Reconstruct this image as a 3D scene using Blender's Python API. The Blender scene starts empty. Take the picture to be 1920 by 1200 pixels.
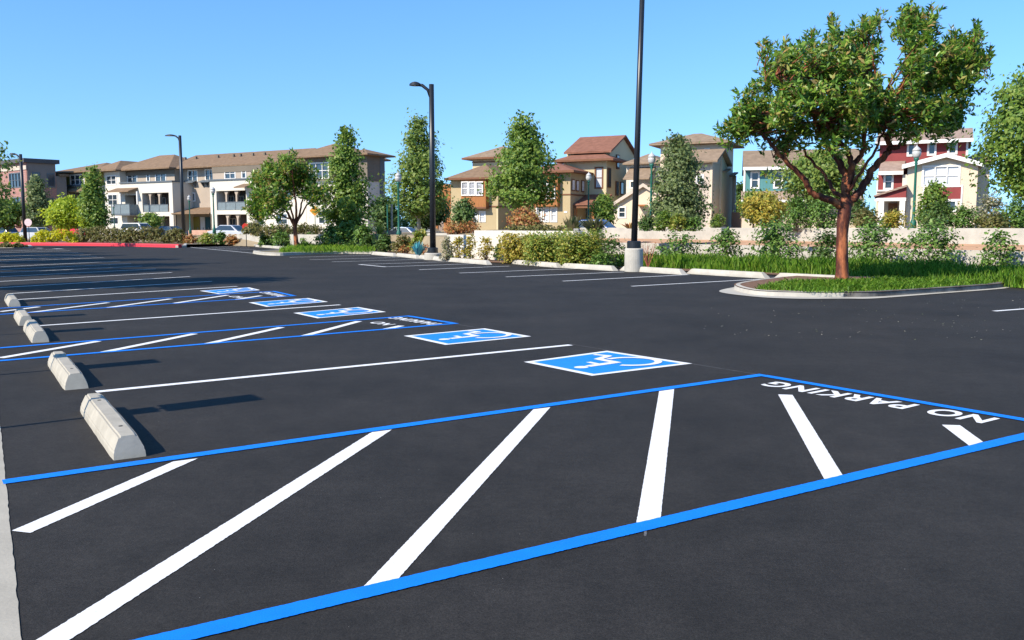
import bpy, bmesh, math, random
import numpy as np
from mathutils import Vector
rad = math.radians
RNG = np.random.default_rng(7)
random.seed(7)
SC = bpy.context.scene
COL = SC.collection

# ------------------------------------------------------------------ camera geometry
F, CX, CY, YH, H = 1660.0, 960.0, 600.0, 425.0, 1.5
PIT = math.atan((CY - YH) / F)
CP, SP = math.cos(PIT), math.sin(PIT)

def ray(px, py):
    a, c = (px - CX) / F, -(py - CY) / F
    return (a, CP + SP * c, -SP + CP * c)

def G(px, py, z=0.0):                       # point of the ground (height z) seen there
    d = ray(px, py); k = (z - H) / d[2]
    return (d[0] * k, d[1] * k, z)

def R(px, py, Y):                           # point at distance Y seen there
    d = ray(px, py); k = Y / d[1]
    return (d[0] * k, Y, H + d[2] * k)

def S(px):                                  # x / y of a pixel column at the horizon
    d = ray(px, YH); return d[0] / d[1]

# ------------------------------------------------------------------ materials
def _nodes(name):
    m = bpy.data.materials.new(name); m.use_nodes = True
    nt = m.node_tree
    return m, nt, nt.nodes['Principled BSDF'], nt.nodes, nt.links

def mat(name, col, rough=0.8, var=0.15, scale=3.0, bump=0.0, bscale=40.0, spec=0.3, metal=0.0, stretch=None, var2=None):
    m, nt, b, N, L = _nodes(name)
    b.inputs['Roughness'].default_value = rough
    b.inputs['Metallic'].default_value = metal
    b.inputs['Specular IOR Level'].default_value = spec
    geo = N.new('ShaderNodeNewGeometry')
    vec = geo.outputs['Position']
    if stretch:
        mp = N.new('ShaderNodeMapping'); mp.inputs['Scale'].default_value = stretch
        L.new(vec, mp.inputs['Vector']); vec = mp.outputs['Vector']
    n = N.new('ShaderNodeTexNoise'); n.inputs['Scale'].default_value = scale; n.inputs['Detail'].default_value = 6
    n.inputs['Roughness'].default_value = 0.65
    L.new(vec, n.inputs['Vector'])
    r = N.new('ShaderNodeValToRGB')
    lo = [c * (1 - var) for c in col]; hi = [min(1, c * (1 + var)) for c in col]
    if var2: hi = list(var2)
    r.color_ramp.elements[0].position = 0.3; r.color_ramp.elements[1].position = 0.7
    r.color_ramp.elements[0].color = (*lo, 1); r.color_ramp.elements[1].color = (*hi, 1)
    L.new(n.outputs['Fac'], r.inputs['Fac']); L.new(r.outputs['Color'], b.inputs['Base Color'])
    if bump:
        n2 = N.new('ShaderNodeTexNoise'); n2.inputs['Scale'].default_value = bscale; n2.inputs['Detail'].default_value = 5
        L.new(vec, n2.inputs['Vector'])
        bp = N.new('ShaderNodeBump'); bp.inputs['Strength'].default_value = bump; bp.inputs['Distance'].default_value = 0.02
        L.new(n2.outputs['Fac'], bp.inputs['Height']); L.new(bp.outputs['Normal'], b.inputs['Normal'])
    return m

def leaf_mat(name, cols, trans=0.3, rough=0.5, spec=0.35):
    m, nt, b, N, L = _nodes(name)
    geo = N.new('ShaderNodeNewGeometry')
    r = N.new('ShaderNodeValToRGB'); r.color_ramp.interpolation = 'LINEAR'
    el = r.color_ramp.elements
    while len(el) < len(cols): el.new(0.5)
    for i, c in enumerate(cols):
        el[i].position = i / max(1, len(cols) - 1); el[i].color = (*c, 1)
    L.new(geo.outputs['Random Per Island'], r.inputs['Fac'])
    L.new(r.outputs['Color'], b.inputs['Base Color'])
    b.inputs['Roughness'].default_value = rough; b.inputs['Specular IOR Level'].default_value = spec
    t = N.new('ShaderNodeBsdfTranslucent')
    hs = N.new('ShaderNodeHueSaturation'); hs.inputs['Value'].default_value = 1.7; hs.inputs['Hue'].default_value = 0.485
    L.new(r.outputs['Color'], hs.inputs['Color']); L.new(hs.outputs['Color'], t.inputs['Color'])
    mx = N.new('ShaderNodeMixShader'); mx.inputs['Fac'].default_value = trans
    L.new(b.outputs['BSDF'], mx.inputs[1]); L.new(t.outputs['BSDF'], mx.inputs[2])
    L.new(mx.outputs['Shader'], N['Material Output'].inputs['Surface'])
    return m

def asphalt_mat():
    m, nt, b, N, L = _nodes('asphalt')
    geo = N.new('ShaderNodeNewGeometry')
    def noise(sc, det=6, rough=.6):
        n = N.new('ShaderNodeTexNoise'); n.inputs['Scale'].default_value = sc
        n.inputs['Detail'].default_value = det; n.inputs['Roughness'].default_value = rough
        L.new(geo.outputs['Position'], n.inputs['Vector']); return n
    def ramp(src, p0, c0, p1, c1):
        r = N.new('ShaderNodeValToRGB'); e = r.color_ramp.elements
        e[0].position, e[1].position = p0, p1; e[0].color = (*c0, 1); e[1].color = (*c1, 1)
        L.new(src, r.inputs['Fac']); return r
    def mult(a, bb, f=1.0):
        x = N.new('ShaderNodeMix'); x.data_type = 'RGBA'; x.blend_type = 'MULTIPLY'; x.inputs['Factor'].default_value = f
        L.new(a, x.inputs['A']); L.new(bb, x.inputs['B']); return x.outputs['Result']
    n1 = noise(0.55, 8, .62)
    c1 = ramp(n1.outputs['Fac'], .32, (.0195, .0176, .0156), .70, (.0345, .0312, .0280))
    n2 = noise(95, 4, .8)
    c2 = ramp(n2.outputs['Fac'], .34, (.52, .52, .52), .66, (1.42, 1.42, 1.42))
    n4 = noise(4.5, 7, .7)
    c4 = ramp(n4.outputs['Fac'], .3, (.77, .77, .77), .72, (1.18, 1.18, 1.18))
    n6 = noise(26, 6, .75)
    c6 = ramp(n6.outputs['Fac'], .33, (.74, .74, .74), .68, (1.25, 1.25, 1.25))
    c = mult(c1.outputs['Color'], c2.outputs['Color']); c = mult(c, c4.outputs['Color']); c = mult(c, c6.outputs['Color'])
    # worn pale scuffs, a little lighter than the seal coat
    n5 = noise(1.3, 9, .75)
    s5 = ramp(n5.outputs['Fac'], .66, (0, 0, 0), .80, (1, 1, 1))
    mx = N.new('ShaderNodeMix'); mx.data_type = 'RGBA'
    mm = N.new('ShaderNodeMath'); mm.operation = 'MULTIPLY'; mm.inputs[1].default_value = .18
    L.new(s5.outputs['Color'], mm.inputs[0]); L.new(mm.outputs[0], mx.inputs['Factor'])
    L.new(c, mx.inputs['A']); mx.inputs['B'].default_value = (.13, .13, .135, 1)
    # stray bright grains
    v = N.new('ShaderNodeTexVoronoi'); v.inputs['Scale'].default_value = 26
    L.new(geo.outputs['Position'], v.inputs['Vector'])
    lt = N.new('ShaderNodeMath'); lt.operation = 'LESS_THAN'; lt.inputs[1].default_value = .045
    L.new(v.outputs['Distance'], lt.inputs[0])
    sep = N.new('ShaderNodeSeparateColor'); L.new(v.outputs['Color'], sep.inputs['Color'])
    gt = N.new('ShaderNodeMath'); gt.operation = 'GREATER_THAN'; gt.inputs[1].default_value = .965
    L.new(sep.outputs['Red'], gt.inputs[0])
    an = N.new('ShaderNodeMath'); an.operation = 'MULTIPLY'; L.new(lt.outputs[0], an.inputs[0]); L.new(gt.outputs[0], an.inputs[1])
    mx2 = N.new('ShaderNodeMix'); mx2.data_type = 'RGBA'
    L.new(an.outputs[0], mx2.inputs['Factor']); L.new(mx.outputs['Result'], mx2.inputs['A']); mx2.inputs['B'].default_value = (.4, .4, .38, 1)
    L.new(mx2.outputs['Result'], b.inputs['Base Color'])
    b.inputs['Roughness'].default_value = .82; b.inputs['Specular IOR Level'].default_value = .22
    bp = N.new('ShaderNodeBump'); bp.inputs['Strength'].default_value = .55; bp.inputs['Distance'].default_value = .008
    L.new(n2.outputs['Fac'], bp.inputs['Height']); L.new(bp.outputs['Normal'], b.inputs['Normal'])
    return m

def paint_mat(name, col, wear=.06):
    m, nt, b, N, L = _nodes(name)
    geo = N.new('ShaderNodeNewGeometry')
    n = N.new('ShaderNodeTexNoise'); n.inputs['Scale'].default_value = 150; n.inputs['Detail'].default_value = 4
    L.new(geo.outputs['Position'], n.inputs['Vector'])
    r = N.new('ShaderNodeValToRGB'); e = r.color_ramp.elements
    e[0].position, e[1].position = .27, .42
    e[0].color = (*[c * .72 for c in col], 1); e[1].color = (*col, 1)
    L.new(n.outputs['Fac'], r.inputs['Fac'])
    n3 = N.new('ShaderNodeTexNoise'); n3.inputs['Scale'].default_value = 6; n3.inputs['Detail'].default_value = 6
    L.new(geo.outputs['Position'], n3.inputs['Vector'])
    r3 = N.new('ShaderNodeValToRGB'); r3.color_ramp.elements[0].position = .3; r3.color_ramp.elements[1].position = .6
    r3.color_ramp.elements[0].color = (1 - wear, 1 - wear, 1 - wear, 1)
    L.new(n3.outputs['Fac'], r3.inputs['Fac'])
    x = N.new('ShaderNodeMix'); x.data_type = 'RGBA'; x.blend_type = 'MULTIPLY'; x.inputs['Factor'].default_value = 1
    L.new(r.outputs['Color'], x.inputs['A']); L.new(r3.outputs['Color'], x.inputs['B'])
    L.new(x.outputs['Result'], b.inputs['Base Color'])
    b.inputs['Roughness'].default_value = .6; b.inputs['Specular IOR Level'].default_value = .3
    bp = N.new('ShaderNodeBump'); bp.inputs['Strength'].default_value = .3; bp.inputs['Distance'].default_value = .004
    L.new(n.outputs['Fac'], bp.inputs['Height']); L.new(bp.outputs['Normal'], b.inputs['Normal'])
    return m

def roof_mat(name, col, var=.22):
    m = mat(name, col, .9, var, 2.2, spec=.15)
    nt = m.node_tree; N, L = nt.nodes, nt.links; b = N['Principled BSDF']
    geo = [n for n in N if n.type == 'NEW_GEOMETRY'][0]
    w = N.new('ShaderNodeTexWave'); w.wave_type = 'BANDS'; w.bands_direction = 'Z'
    w.inputs['Scale'].default_value = 2.6; w.inputs['Distortion'].default_value = .6; w.inputs['Detail Scale'].default_value = 6
    L.new(geo.outputs['Position'], w.inputs['Vector'])
    bp = N.new('ShaderNodeBump'); bp.inputs['Strength'].default_value = .5; bp.inputs['Distance'].default_value = .05
    L.new(w.outputs['Fac'], bp.inputs['Height']); L.new(bp.outputs['Normal'], b.inputs['Normal'])
    return m

def glass_mat(name, col=(.03, .045, .06), rough=.08):
    m = mat(name, col, rough, .35, .7, spec=.8)
    return m

M = {}
M['asphalt'] = asphalt_mat()
M['white_paint'] = paint_mat('white_road_paint', (.74, .74, .735))
M['blue_paint'] = paint_mat('blue_road_paint', (.002, .19, .78), .1)
M['sky_blue_paint'] = paint_mat('symbol_blue_paint', (.012, .225, .66), .1)
M['red_paint'] = paint_mat('red_kerb_paint', (.60, .035, .055), .06)
M['chalk'] = mat('chalk_line', (.11, .11, .115), .9, .5, 9)
M['concrete'] = mat('concrete', (.44, .41, .345), .9, .16, 2.2, .35, 60)
M['concrete_old'] = mat('weathered_concrete', (.35, .325, .27), .92, .16, 5, .09, 70)
M['concrete_pale'] = mat('pale_concrete', (.40, .38, .335), .92, .16, 1.6, .15, 50)
M['walk'] = mat('walk_concrete', (.35, .325, .27), .92, .14, 2.5, .1, 60)
M['stain_shade'] = mat('tyre_and_shade_concrete', (.075, .072, .07), .9, .5, 1.6, .3, 50, var2=(.24, .23, .21))  # tyre marks, plus the shade of the unlit kerb face darkened into the colour
M['soil'] = mat('soil', (.20, .115, .065), .95, .35, 1.5, .6, 20)
M['bark_mulch'] = mat('mulch', (.16, .09, .055), .95, .4, 8, .8, 30)
M['earth'] = mat('earth', (.19, .16, .10), .95, .25, .2)
M['terrace'] = mat('terrace_ground', (.25, .20, .13), .95, .25, .4)
M['black_metal'] = mat('black_metal', (.012, .014, .018), .38, .25, 2, spec=.5)
M['green_metal'] = mat('green_metal', (.012, .115, .085), .45, .2, 2, spec=.5)
M['grey_metal'] = mat('galvanised_metal', (.30, .31, .32), .45, .2, 5, metal=.5)
M['lens'] = mat('lamp_lens', (.45, .45, .44), .3, .05, 2, spec=.6)
M['rebar_hole'] = mat('dark_hole', (.02, .02, .02), .9, .1, 3)
M['bark_red'] = mat('peeling_red_bark', (.10, .027, .016), .65, .3, 3.2, .6, 16, var2=(.40, .13, .05), stretch=(1.6, 1.6, .45))
_r = [n for n in M['bark_red'].node_tree.nodes if n.type == 'VALTORGB'][0].color_ramp.elements; _r[0].position = .46; _r[1].position = .66
M['bark'] = mat('grey_bark', (.17, .13, .10), .9, .35, 8, .6, 20)
M['bark_pale'] = mat('pale_bark', (.38, .33, .26), .9, .25, 8, .5, 20)
M['twig_red'] = mat('red_twigs', (.30, .10, .06), .8, .3, 8)
M['white_trim'] = mat('white_trim', (.70, .69, .66), .6, .05, 1)
M['glass'] = glass_mat('window_glass')
M['glass_blind'] = mat('blind_behind_glass', (.50, .52, .55), .25, .15, 6, stretch=(.3, .3, 8), spec=.7)
M['dark'] = mat('dark_interior', (.03, .028, .026), .9, .3, 1)
M['stucco_white'] = mat('white_stucco', (.57, .535, .465), .9, .06, .6, .2, 30)
M['stucco_beige'] = mat('taupe_stucco', (.36, .30, .24), .9, .07, .6, .2, 30)
M['stucco_olive'] = mat('olive_stucco', (.27, .24, .07), .9, .08, .6, .2, 30)
M['stucco_brown'] = mat('brown_stucco', (.16, .135, .105), .9, .1, .6, .2, 30)
M['stucco_ochre'] = mat('ochre_stucco', (.40, .32, .19), .9, .07, .5, .2, 30)
M['stucco_yellow'] = mat('pale_yellow_stucco', (.53, .455, .29), .9, .06, .5, .2, 30)
M['stucco_cream'] = mat('cream_stucco', (.58, .49, .375), .9, .05, .5, .2, 30)
M['stucco_tan'] = mat('tan_stucco', (.50, .42, .35), .9, .08, .5, .2, 30)
M['orange_wood'] = mat('orange_wood', (.31, .125, .04), .7, .2, 2, stretch=(4, 4, .4))
M['brown_trim'] = mat('brown_trim', (.16, .07, .035), .7, .15, 3)
M['teal_siding'] = mat('teal_siding', (.085, .23, .235), .8, .1, 3, stretch=(6, 6, .2))
M['red_siding'] = mat('red_siding', (.215, .042, .042), .8, .12, 2)
M['roof_brown'] = roof_mat('brown_shingle', (.205, .138, .088))
M['roof_red'] = roof_mat('red_tile', (.215, .10, .068))
M['roof_tan'] = roof_mat('tan_shingle', (.245, .18, .125))
M['roof_pink'] = roof_mat('pinkish_shingle', (.30, .22, .175))
M['slate_metal'] = mat('slate_metal', (.10, .12, .14), .6, .1, 2)
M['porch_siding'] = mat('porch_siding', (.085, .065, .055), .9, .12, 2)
M['balcony_mesh'] = mat('balcony_panel', (.15, .19, .21), .6, .15, 3)
M['wood_fence'] = mat('fence_wood', (.25, .19, .16), .9, .2, 3, stretch=(8, 8, .3))
M['door_teal'] = mat('teal_door', (.03, .09, .11), .6, .1, 2)
M['door_olive'] = mat('olive_door', (.28, .23, .05), .7, .1, 2)

def brick_mat(name, c1, c2):
    m, nt, b, N, L = _nodes(name)
    tc = N.new('ShaderNodeTexCoord')
    geo = N.new('ShaderNodeNewGeometry')
    br = N.new('ShaderNodeTexBrick'); br.inputs['Scale'].default_value = 1
    br.inputs['Color1'].default_value = (*c1, 1); br.inputs['Color2'].default_value = (*c2, 1)
    br.inputs['Mortar'].default_value = (.34, .27, .24, 1)
    br.inputs['Brick Width'].default_value = .42; br.inputs['Row Height'].default_value = .14; br.inputs['Mortar Size'].default_value = .012
    sx = N.new('ShaderNodeSeparateXYZ'); L.new(geo.outputs['Position'], sx.inputs[0])
    ad = N.new('ShaderNodeMath'); L.new(sx.outputs['X'], ad.inputs[0]); L.new(sx.outputs['Y'], ad.inputs[1])
    cb = N.new('ShaderNodeCombineXYZ'); L.new(ad.outputs[0], cb.inputs['X']); L.new(sx.outputs['Z'], cb.inputs['Y'])
    L.new(cb.outputs[0], br.inputs['Vector'])
    L.new(br.outputs['Color'], b.inputs['Base Color']); b.inputs['Roughness'].default_value = .9
    return m
M['brick'] = brick_mat('red_brick', (.34, .155, .125), (.28, .12, .10))
M['brick_grey'] = mat('grey_stucco', (.19, .165, .15), .9, .1, 1)
M['cornice'] = mat('cornice', (.07, .07, .075), .8, .1, 1)

LEAF = {
 'madrone': leaf_mat('madrone_leaf', [(.028, .080, .012), (.056, .14, .018), (.10, .215, .024), (.155, .28, .033), (.25, .35, .05), (.37, .23, .09)], .33, .36, .42),
 'maple': leaf_mat('maple_leaf', [(.072, .148, .023), (.112, .20, .03), (.165, .245, .037), (.21, .285, .048)], .33),
 'maple_warm': leaf_mat('maple_warm_leaf', [(.085, .15, .03), (.125, .20, .036), (.17, .24, .044), (.225, .27, .056)], .33),
 'fir': leaf_mat('fir_leaf', [(.10, .145, .055), (.13, .175, .065), (.165, .21, .08), (.15, .20, .06)], .34),
 'bright': leaf_mat('bright_green_leaf', [(0.175, 0.256, 0.019), (0.298, 0.400, 0.025), (0.420, 0.480, 0.037)], .35),
 'lime': leaf_mat('lime_leaf', [(.34, .38, .012), (.50, .50, .015), (.62, .58, .02)], .35),
 'shrub': leaf_mat('shrub_leaf', [(.055, .125, .02), (.085, .17, .028), (.12, .21, .035), (.18, .28, .065)], 0.22),
 'shrub_dark': leaf_mat('shrub_dark_leaf', [(.04, .09, .016), (.06, .12, .024), (.09, .155, .034), (.14, .20, .06)], 0.22),
 'yellow': leaf_mat('yellow_leaf', [(.22, .24, .03), (.36, .32, .05), (.48, .36, .06), (.12, .18, .03)], .35),
 'orange': leaf_mat('orange_leaf', [(.28, .10, .04), (.42, .17, .06), (.36, .25, .07), (.18, .16, .05)], .3),
 'dry': leaf_mat('dry_leaf', [(.10, .115, .03), (.135, .145, .04), (.18, .175, .055), (.24, .18, .07)], .34),
 'hedge': leaf_mat('hedge_leaf', [(.12, .20, .035), (.17, .25, .04), (.24, .30, .055), (.40, .34, .06), (.14, .22, .035)], 0.34),
 'spike': leaf_mat('spiky_leaf', [(.07, .09, .035), (.12, .13, .05), (.22, .20, .09), (.16, .10, .06)], .2),
 'agave': leaf_mat('blue_agave_leaf', [(.05, .25, .30), (.10, .40, .45), (.05, .16, .26)], .15),
 'grass': leaf_mat('grass_leaf', [(.085, .21, .018), (.125, .28, .022), (.165, .32, .028), (.26, .37, .055)], .36, .5),
 'pale': leaf_mat('pale_flowering_leaf', [(.30, .28, .18), (.48, .44, .34), (.20, .22, .09), (.12, .15, .04)], .3),
}

# ------------------------------------------------------------------ object helpers
ORG = {}
def tag(o, label=None, cat=None, group=None, kind=None):
    if label: o['label'] = label
    if cat: o['category'] = cat
    if group: o['group'] = group
    if kind: o['kind'] = kind
    return o

def thing(name, label, cat, loc, group=None):
    o = bpy.data.objects.new(name, None); COL.objects.link(o)
    o.location = loc; o.empty_display_size = .2
    ORG[o.name] = Vector(loc)
    return tag(o, label, cat, group)

def link(name, me, material, parent=None, org=None, smooth=False):
    o = bpy.data.objects.new(name, me); COL.objects.link(o)
    if material is not None: me.materials.append(material)
    if parent is not None:
        o.parent = parent; ORG[o.name] = ORG[parent.name]
    else:
        o.location = org or (0, 0, 0); ORG[o.name] = Vector(org or (0, 0, 0))
    if smooth: me.polygons.foreach_set('use_smooth', [True] * len(me.polygons))
    return o

class MB:                                   # collects pieces, then links ONE mesh
    def __init__(s): s.v = []; s.f = []
    def quad(s, *p):
        n = len(s.v); s.v += [tuple(q) for q in p]; s.f.append(tuple(range(n, n + len(p)))); return s
    def box8(s, p):                         # p: bottom 4 (ccw), top 4
        n = len(s.v); s.v += [tuple(q) for q in p]
        for f in ((3, 2, 1, 0), (4, 5, 6, 7), (0, 1, 5, 4), (1, 2, 6, 5), (2, 3, 7, 6), (3, 0, 4, 7)):
            s.f.append(tuple(n + i for i in f))
        return s
    def box(s, a, b):
        x0, y0, z0 = a; x1, y1, z1 = b
        return s.box8([(x0, y0, z0), (x1, y0, z0), (x1, y1, z0), (x0, y1, z0), (x0, y0, z1), (x1, y0, z1), (x1, y1, z1), (x0, y1, z1)])
    def prism(s, pts, z0, z1):              # plan polygon (ccw)
        n = len(s.v); k = len(pts)
        s.v += [(p[0], p[1], z0) for p in pts] + [(p[0], p[1], z1) for p in pts]
        s.f.append(tuple(n + i for i in reversed(range(k)))); s.f.append(tuple(n + k + i for i in range(k)))
        for i in range(k):
            j = (i + 1) % k; s.f.append((n + i, n + j, n + k + j, n + k + i))
        return s
    def tube(s, pts, radii, seg=10, cap=True):
        pts = [Vector(p) for p in pts]; n0 = len(s.v)
        up = None
        for i, p in enumerate(pts):
            t = (pts[min(i + 1, len(pts) - 1)] - pts[max(i - 1, 0)]).normalized()
            if up is None:
                up = Vector((1, 0, 0)) if abs(t.x) < .9 else Vector((0, 1, 0))
            a = (up - t * up.dot(t)).normalized(); b = t.cross(a); up = a
            r = radii[i] if hasattr(radii, '__len__') else radii
            for k in range(seg):
                w = 2 * math.pi * k / seg
                s.v.append(tuple(p + a * (r * math.cos(w)) + b * (r * math.sin(w))))
        for i in range(len(pts) - 1):
            for k in range(seg):
                k2 = (k + 1) % seg
                s.f.append((n0 + i * seg + k, n0 + i * seg + k2, n0 + (i + 1) * seg + k2, n0 + (i + 1) * seg + k))
        if cap:
            s.f.append(tuple(n0 + k for k in reversed(range(seg))))
            e = n0 + (len(pts) - 1) * seg; s.f.append(tuple(e + k for k in range(seg)))
        return s
    def lathe(s, c, prof, seg=20):          # prof: (radius, z) from bottom to top
        return s.tube([(c[0], c[1], c[2] + z) for r, z in prof], [max(r, .001) for r, z in prof], seg)
    def build(s, name, material, parent=None, smooth=False, org=None, bevel=0):
        o = ORG[parent.name] if parent is not None else Vector(org or (0, 0, 0))
        me = bpy.data.meshes.new(name)
        me.from_pydata([(x - o.x, y - o.y, z - o.z) for x, y, z in s.v], [], s.f)
        me.update()
        if bevel:
            bm = bmesh.new(); bm.from_mesh(me)
            bmesh.ops.remove_doubles(bm, verts=bm.verts, dist=1e-5)
            bmesh.ops.bevel(bm, geom=list(bm.edges), offset=bevel, segments=2, affect='EDGES', profile=.6)
            bm.to_mesh(me); bm.free()
        return link(name, me, material, parent, org, smooth)

def copy_tree(o, parent=None):
    c = o.copy(); COL.objects.link(c)
    if parent is not None: c.parent = parent
    for ch in list(o.children): copy_tree(ch, c)
    return c

def np_mesh(name, V, Fq, material, parent=None, org=None):   # V (n,3), Fq (m,k)
    o = ORG[parent.name] if parent is not None else Vector(org or (0, 0, 0))
    V = np.asarray(V, dtype=np.float32) - np.array(o, dtype=np.float32)
    m, k = Fq.shape
    me = bpy.data.meshes.new(name)
    me.vertices.add(len(V)); me.vertices.foreach_set('co', V.ravel())
    me.loops.add(m * k); me.loops.foreach_set('vertex_index', Fq.astype(np.int32).ravel())
    me.polygons.add(m); me.polygons.foreach_set('loop_start', np.arange(0, m * k, k, dtype=np.int32))
    me.update(); me.validate()
    return link(name, me, material, parent, org)

def leaves(P, size, aspect=.6, outward=None, rng=RNG, jit=.35):
    """rhombic leaves at points P; axis mostly along `outward`"""
    n = len(P)
    if outward is not None:                 # blades face outwards and up, as on a real branch
        f_ = outward * .9 + np.array([0, 0, .35]) + rng.normal(size=(n, 3)) * .55
    else: f_ = rng.normal(size=(n, 3)) + np.array([0, 0, .5])
    f_ /= np.linalg.norm(f_, axis=1, keepdims=True) + 1e-9
    a = rng.normal(size=(n, 3)); a -= f_ * (f_ * a).sum(1, keepdims=True)
    a /= np.linalg.norm(a, axis=1, keepdims=True) + 1e-9
    b = np.cross(f_, a)
    L = size * (1 + jit * rng.uniform(-1, 1, size=(n, 1))); W = L * aspect * .5
    nrm = np.cross(a, b)
    V = np.stack([P - a * L * .5, P + b * W + nrm * L * .06, P + a * L * .5, P - b * W + nrm * L * .06], 1).reshape(-1, 3)
    Fq = np.arange(4 * n).reshape(n, 4)
    return V, Fq

# ------------------------------------------------------------------ directions of the lot
U = Vector((-.57, .82, 0)).normalized()     # along the rows, away
Vd = Vector((.82, .57, 0)).normalized()     # across, to the right

# ================================================================== SETTING
o = MB().quad((-1500, -200, -.06), (1500, -200, -.06), (1500, 2500, -.06), (-1500, 2500, -.06)).build('ground', M['earth']); tag(o, kind='structure')
lot = MB().quad((-75, -25, 0), (70, -25, 0), (70, 110, 0), (-75, 110, 0)).build('asphalt', M['asphalt'])
tag(lot, 'freshly sealed dark asphalt of the parking lot', kind='structure')

Z1, Z2, Z3 = .003, .0055, .008
def line_pts(p, q, w, z):
    p, q = Vector(p), Vector(q); d = (q - p); d.z = 0; d.normalize(); n = Vector((-d.y, d.x, 0)) * (w / 2)
    return [(*(p - n)[:2], z), (*(q - n)[:2], z), (*(q + n)[:2], z), (*(p + n)[:2], z)]
JR = random.Random(12)
def ragged(p, q, w, z, step=.013, amp=.0021):
    """painted line as a strip whose edges wander a few millimetres over the rough surface"""
    p, q = Vector(p), Vector(q); L_ = (q - p).length; d = (q - p) / L_; n = Vector((-d.y, d.x, 0))
    k = int(max(2, min(600, L_ / step))); m = MB()
    for i in range(k + 1):
        c = p + d * (L_ * i / k)
        for s_ in (-1, 1):
            e = c + n * (s_ * (w / 2 + JR.uniform(-amp, amp))); m.v.append((e.x, e.y, z))
    for i in range(k): m.f.append((2 * i, 2 * i + 2, 2 * i + 3, 2 * i + 1))
    return m
def stripe(name, a, b, material, w=.1, z=Z1, ext0=0, ext1=0, label=None):
    p, q = Vector(G(*a)), Vector(G(*b)); d = (q - p).normalized()
    o = ragged(p - d * ext0, q + d * ext1, w, z).build(name, material, lot)
    if label: o['label'] = label
    return o
ORG[lot.name] = Vector((0, 0, 0))

# --- near hatched aisle
def poly(name, pts, material, z=Z1, label=None):
    A, B, C, D = [Vector(G(*p)) for p in pts]
    # long sides run D->A and C->B or A->D, B->C: subdivide them with a ragged edge
    if (B - A).length < (D - A).length: e0, e1 = (A, D), (B, C)
    else: e0, e1 = (A, B), (D, C)
    k = int(max(2, min(500, (e0[1] - e0[0]).length / .013))); m = MB(); w_ = (e1[0] - e0[0]).normalized(); amp = .0021
    for i in range(k + 1):
        for e, sg in ((e0, -1), (e1, 1)):
            q = e[0].lerp(e[1], i / k) + w_ * JR.uniform(-amp, amp); m.v.append((q.x, q.y, z))
    for i in range(k): m.f.append((2 * i, 2 * i + 2, 2 * i + 3, 2 * i + 1))
    bm = bmesh.new(); o = m.build(name, material, lot); bm.from_mesh(o.data); bmesh.ops.recalc_face_normals(bm, faces=bm.faces)
    for f in bm.faces:
        if f.normal.z < 0: f.normal_flip()
    bm.to_mesh(o.data); bm.free()
    if label: o['label'] = label
    return o
cornerA, cornerB = (1425, 704), (1996, 801)
def border(lines, w):
    for a, b in lines: stripe('blue_border_line', a, b, M['blue_paint'], w, Z2, w / 2, w / 2)
stripe('blue_border_line', (5, 905), cornerA, M['blue_paint'], .105, Z2, 0, .05, 'blue hatch border beside the nearest wheel stop')
stripe('blue_border_line', (300, 1203), cornerB, M['blue_paint'], .115, Z2, 1.6, .05, 'nearest long blue hatch border across the foreground')
stripe('blue_border_line', cornerA, cornerB, M['blue_paint'], .105, Z2 + .0015, -.05, -.05, 'short blue border behind the NO PARKING lettering')
def hq(pts): poly('white_hatch_stripe', pts, M['white_paint'], Z1)
hq([(22, 996), (57, 1000), (371, 860), (325, 866)])
a0, a1, b0, b1 = (697, 811), (735, 806), (132, 1200), (70, 1200)
hq([b1 if False else (697 + (70 - 697) * 1.22, 811 + (1200 - 811) * 1.22), (735 + (132 - 735) * 1.22, 806 + (1200 - 806) * 1.22), a1, a0])
hq([(672, 1111), (737, 1097), (1032, 764), (1000, 768)])
hq([(1192, 988), (1238, 978), (1264, 730), (1236, 734)])
hq([(1546, 900), (1580, 892), (1486, 741), (1459, 740)])
hq([(1817, 836), (1843, 829), (1800, 798), (1766, 797)])

# --- lettering
def text_mesh(body, p0, p1, cap, z, off=.030, thin=1.0):
    cu = bpy.data.curves.new('lettering', 'FONT'); cu.body = body; cu.offset = off; cu.size = 1; cu.space_character = 1.12
    ob = bpy.data.objects.new('lettering_tmp', cu); COL.objects.link(ob)
    dg = bpy.context.evaluated_depsgraph_get(); dg.update()
    me = bpy.data.meshes.new_from_object(ob.evaluated_get(dg))
    bpy.data.objects.remove(ob); bpy.data.curves.remove(cu)
    n = len(me.vertices); co = np.empty(n * 3); me.vertices.foreach_get('co', co); co = co.reshape(-1, 3)
    x0, x1 = co[:, 0].min(), co[:, 0].max(); y1 = co[:, 1].max()
    p0, p1 = np.array(p0[:2]), np.array(p1[:2]); r = p1 - p0; rn = r / np.linalg.norm(r); up = np.array((-rn[1], rn[0]))
    t = (co[:, 0] - x0) / (x1 - x0); hgt = co[:, 1] / y1 * cap
    P = p0 + t[:, None] * r + hgt[:, None] * up
    out = np.column_stack([P, np.full(n, z)]); me.vertices.foreach_set('co', out.ravel()); me.update()
    me.materials.clear()
    return me
def lettering(body, p0, p1, cap):
    o = link('painted_lettering', text_mesh(body, p0, p1, cap, Z1 + .001), M['white_paint'], lot)
    o['label'] = 'white painted words ' + body
def up_of(p0, p1):
    r = Vector(p1) - Vector(p0); r.z = 0; r.normalize(); return Vector((-r.y, r.x, 0))
lettering('NO', G(1874, 786), G(1761, 766.5), .28)
lettering('PARKING', G(1724, 760.2), G(1456, 716.2), .28)

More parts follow.
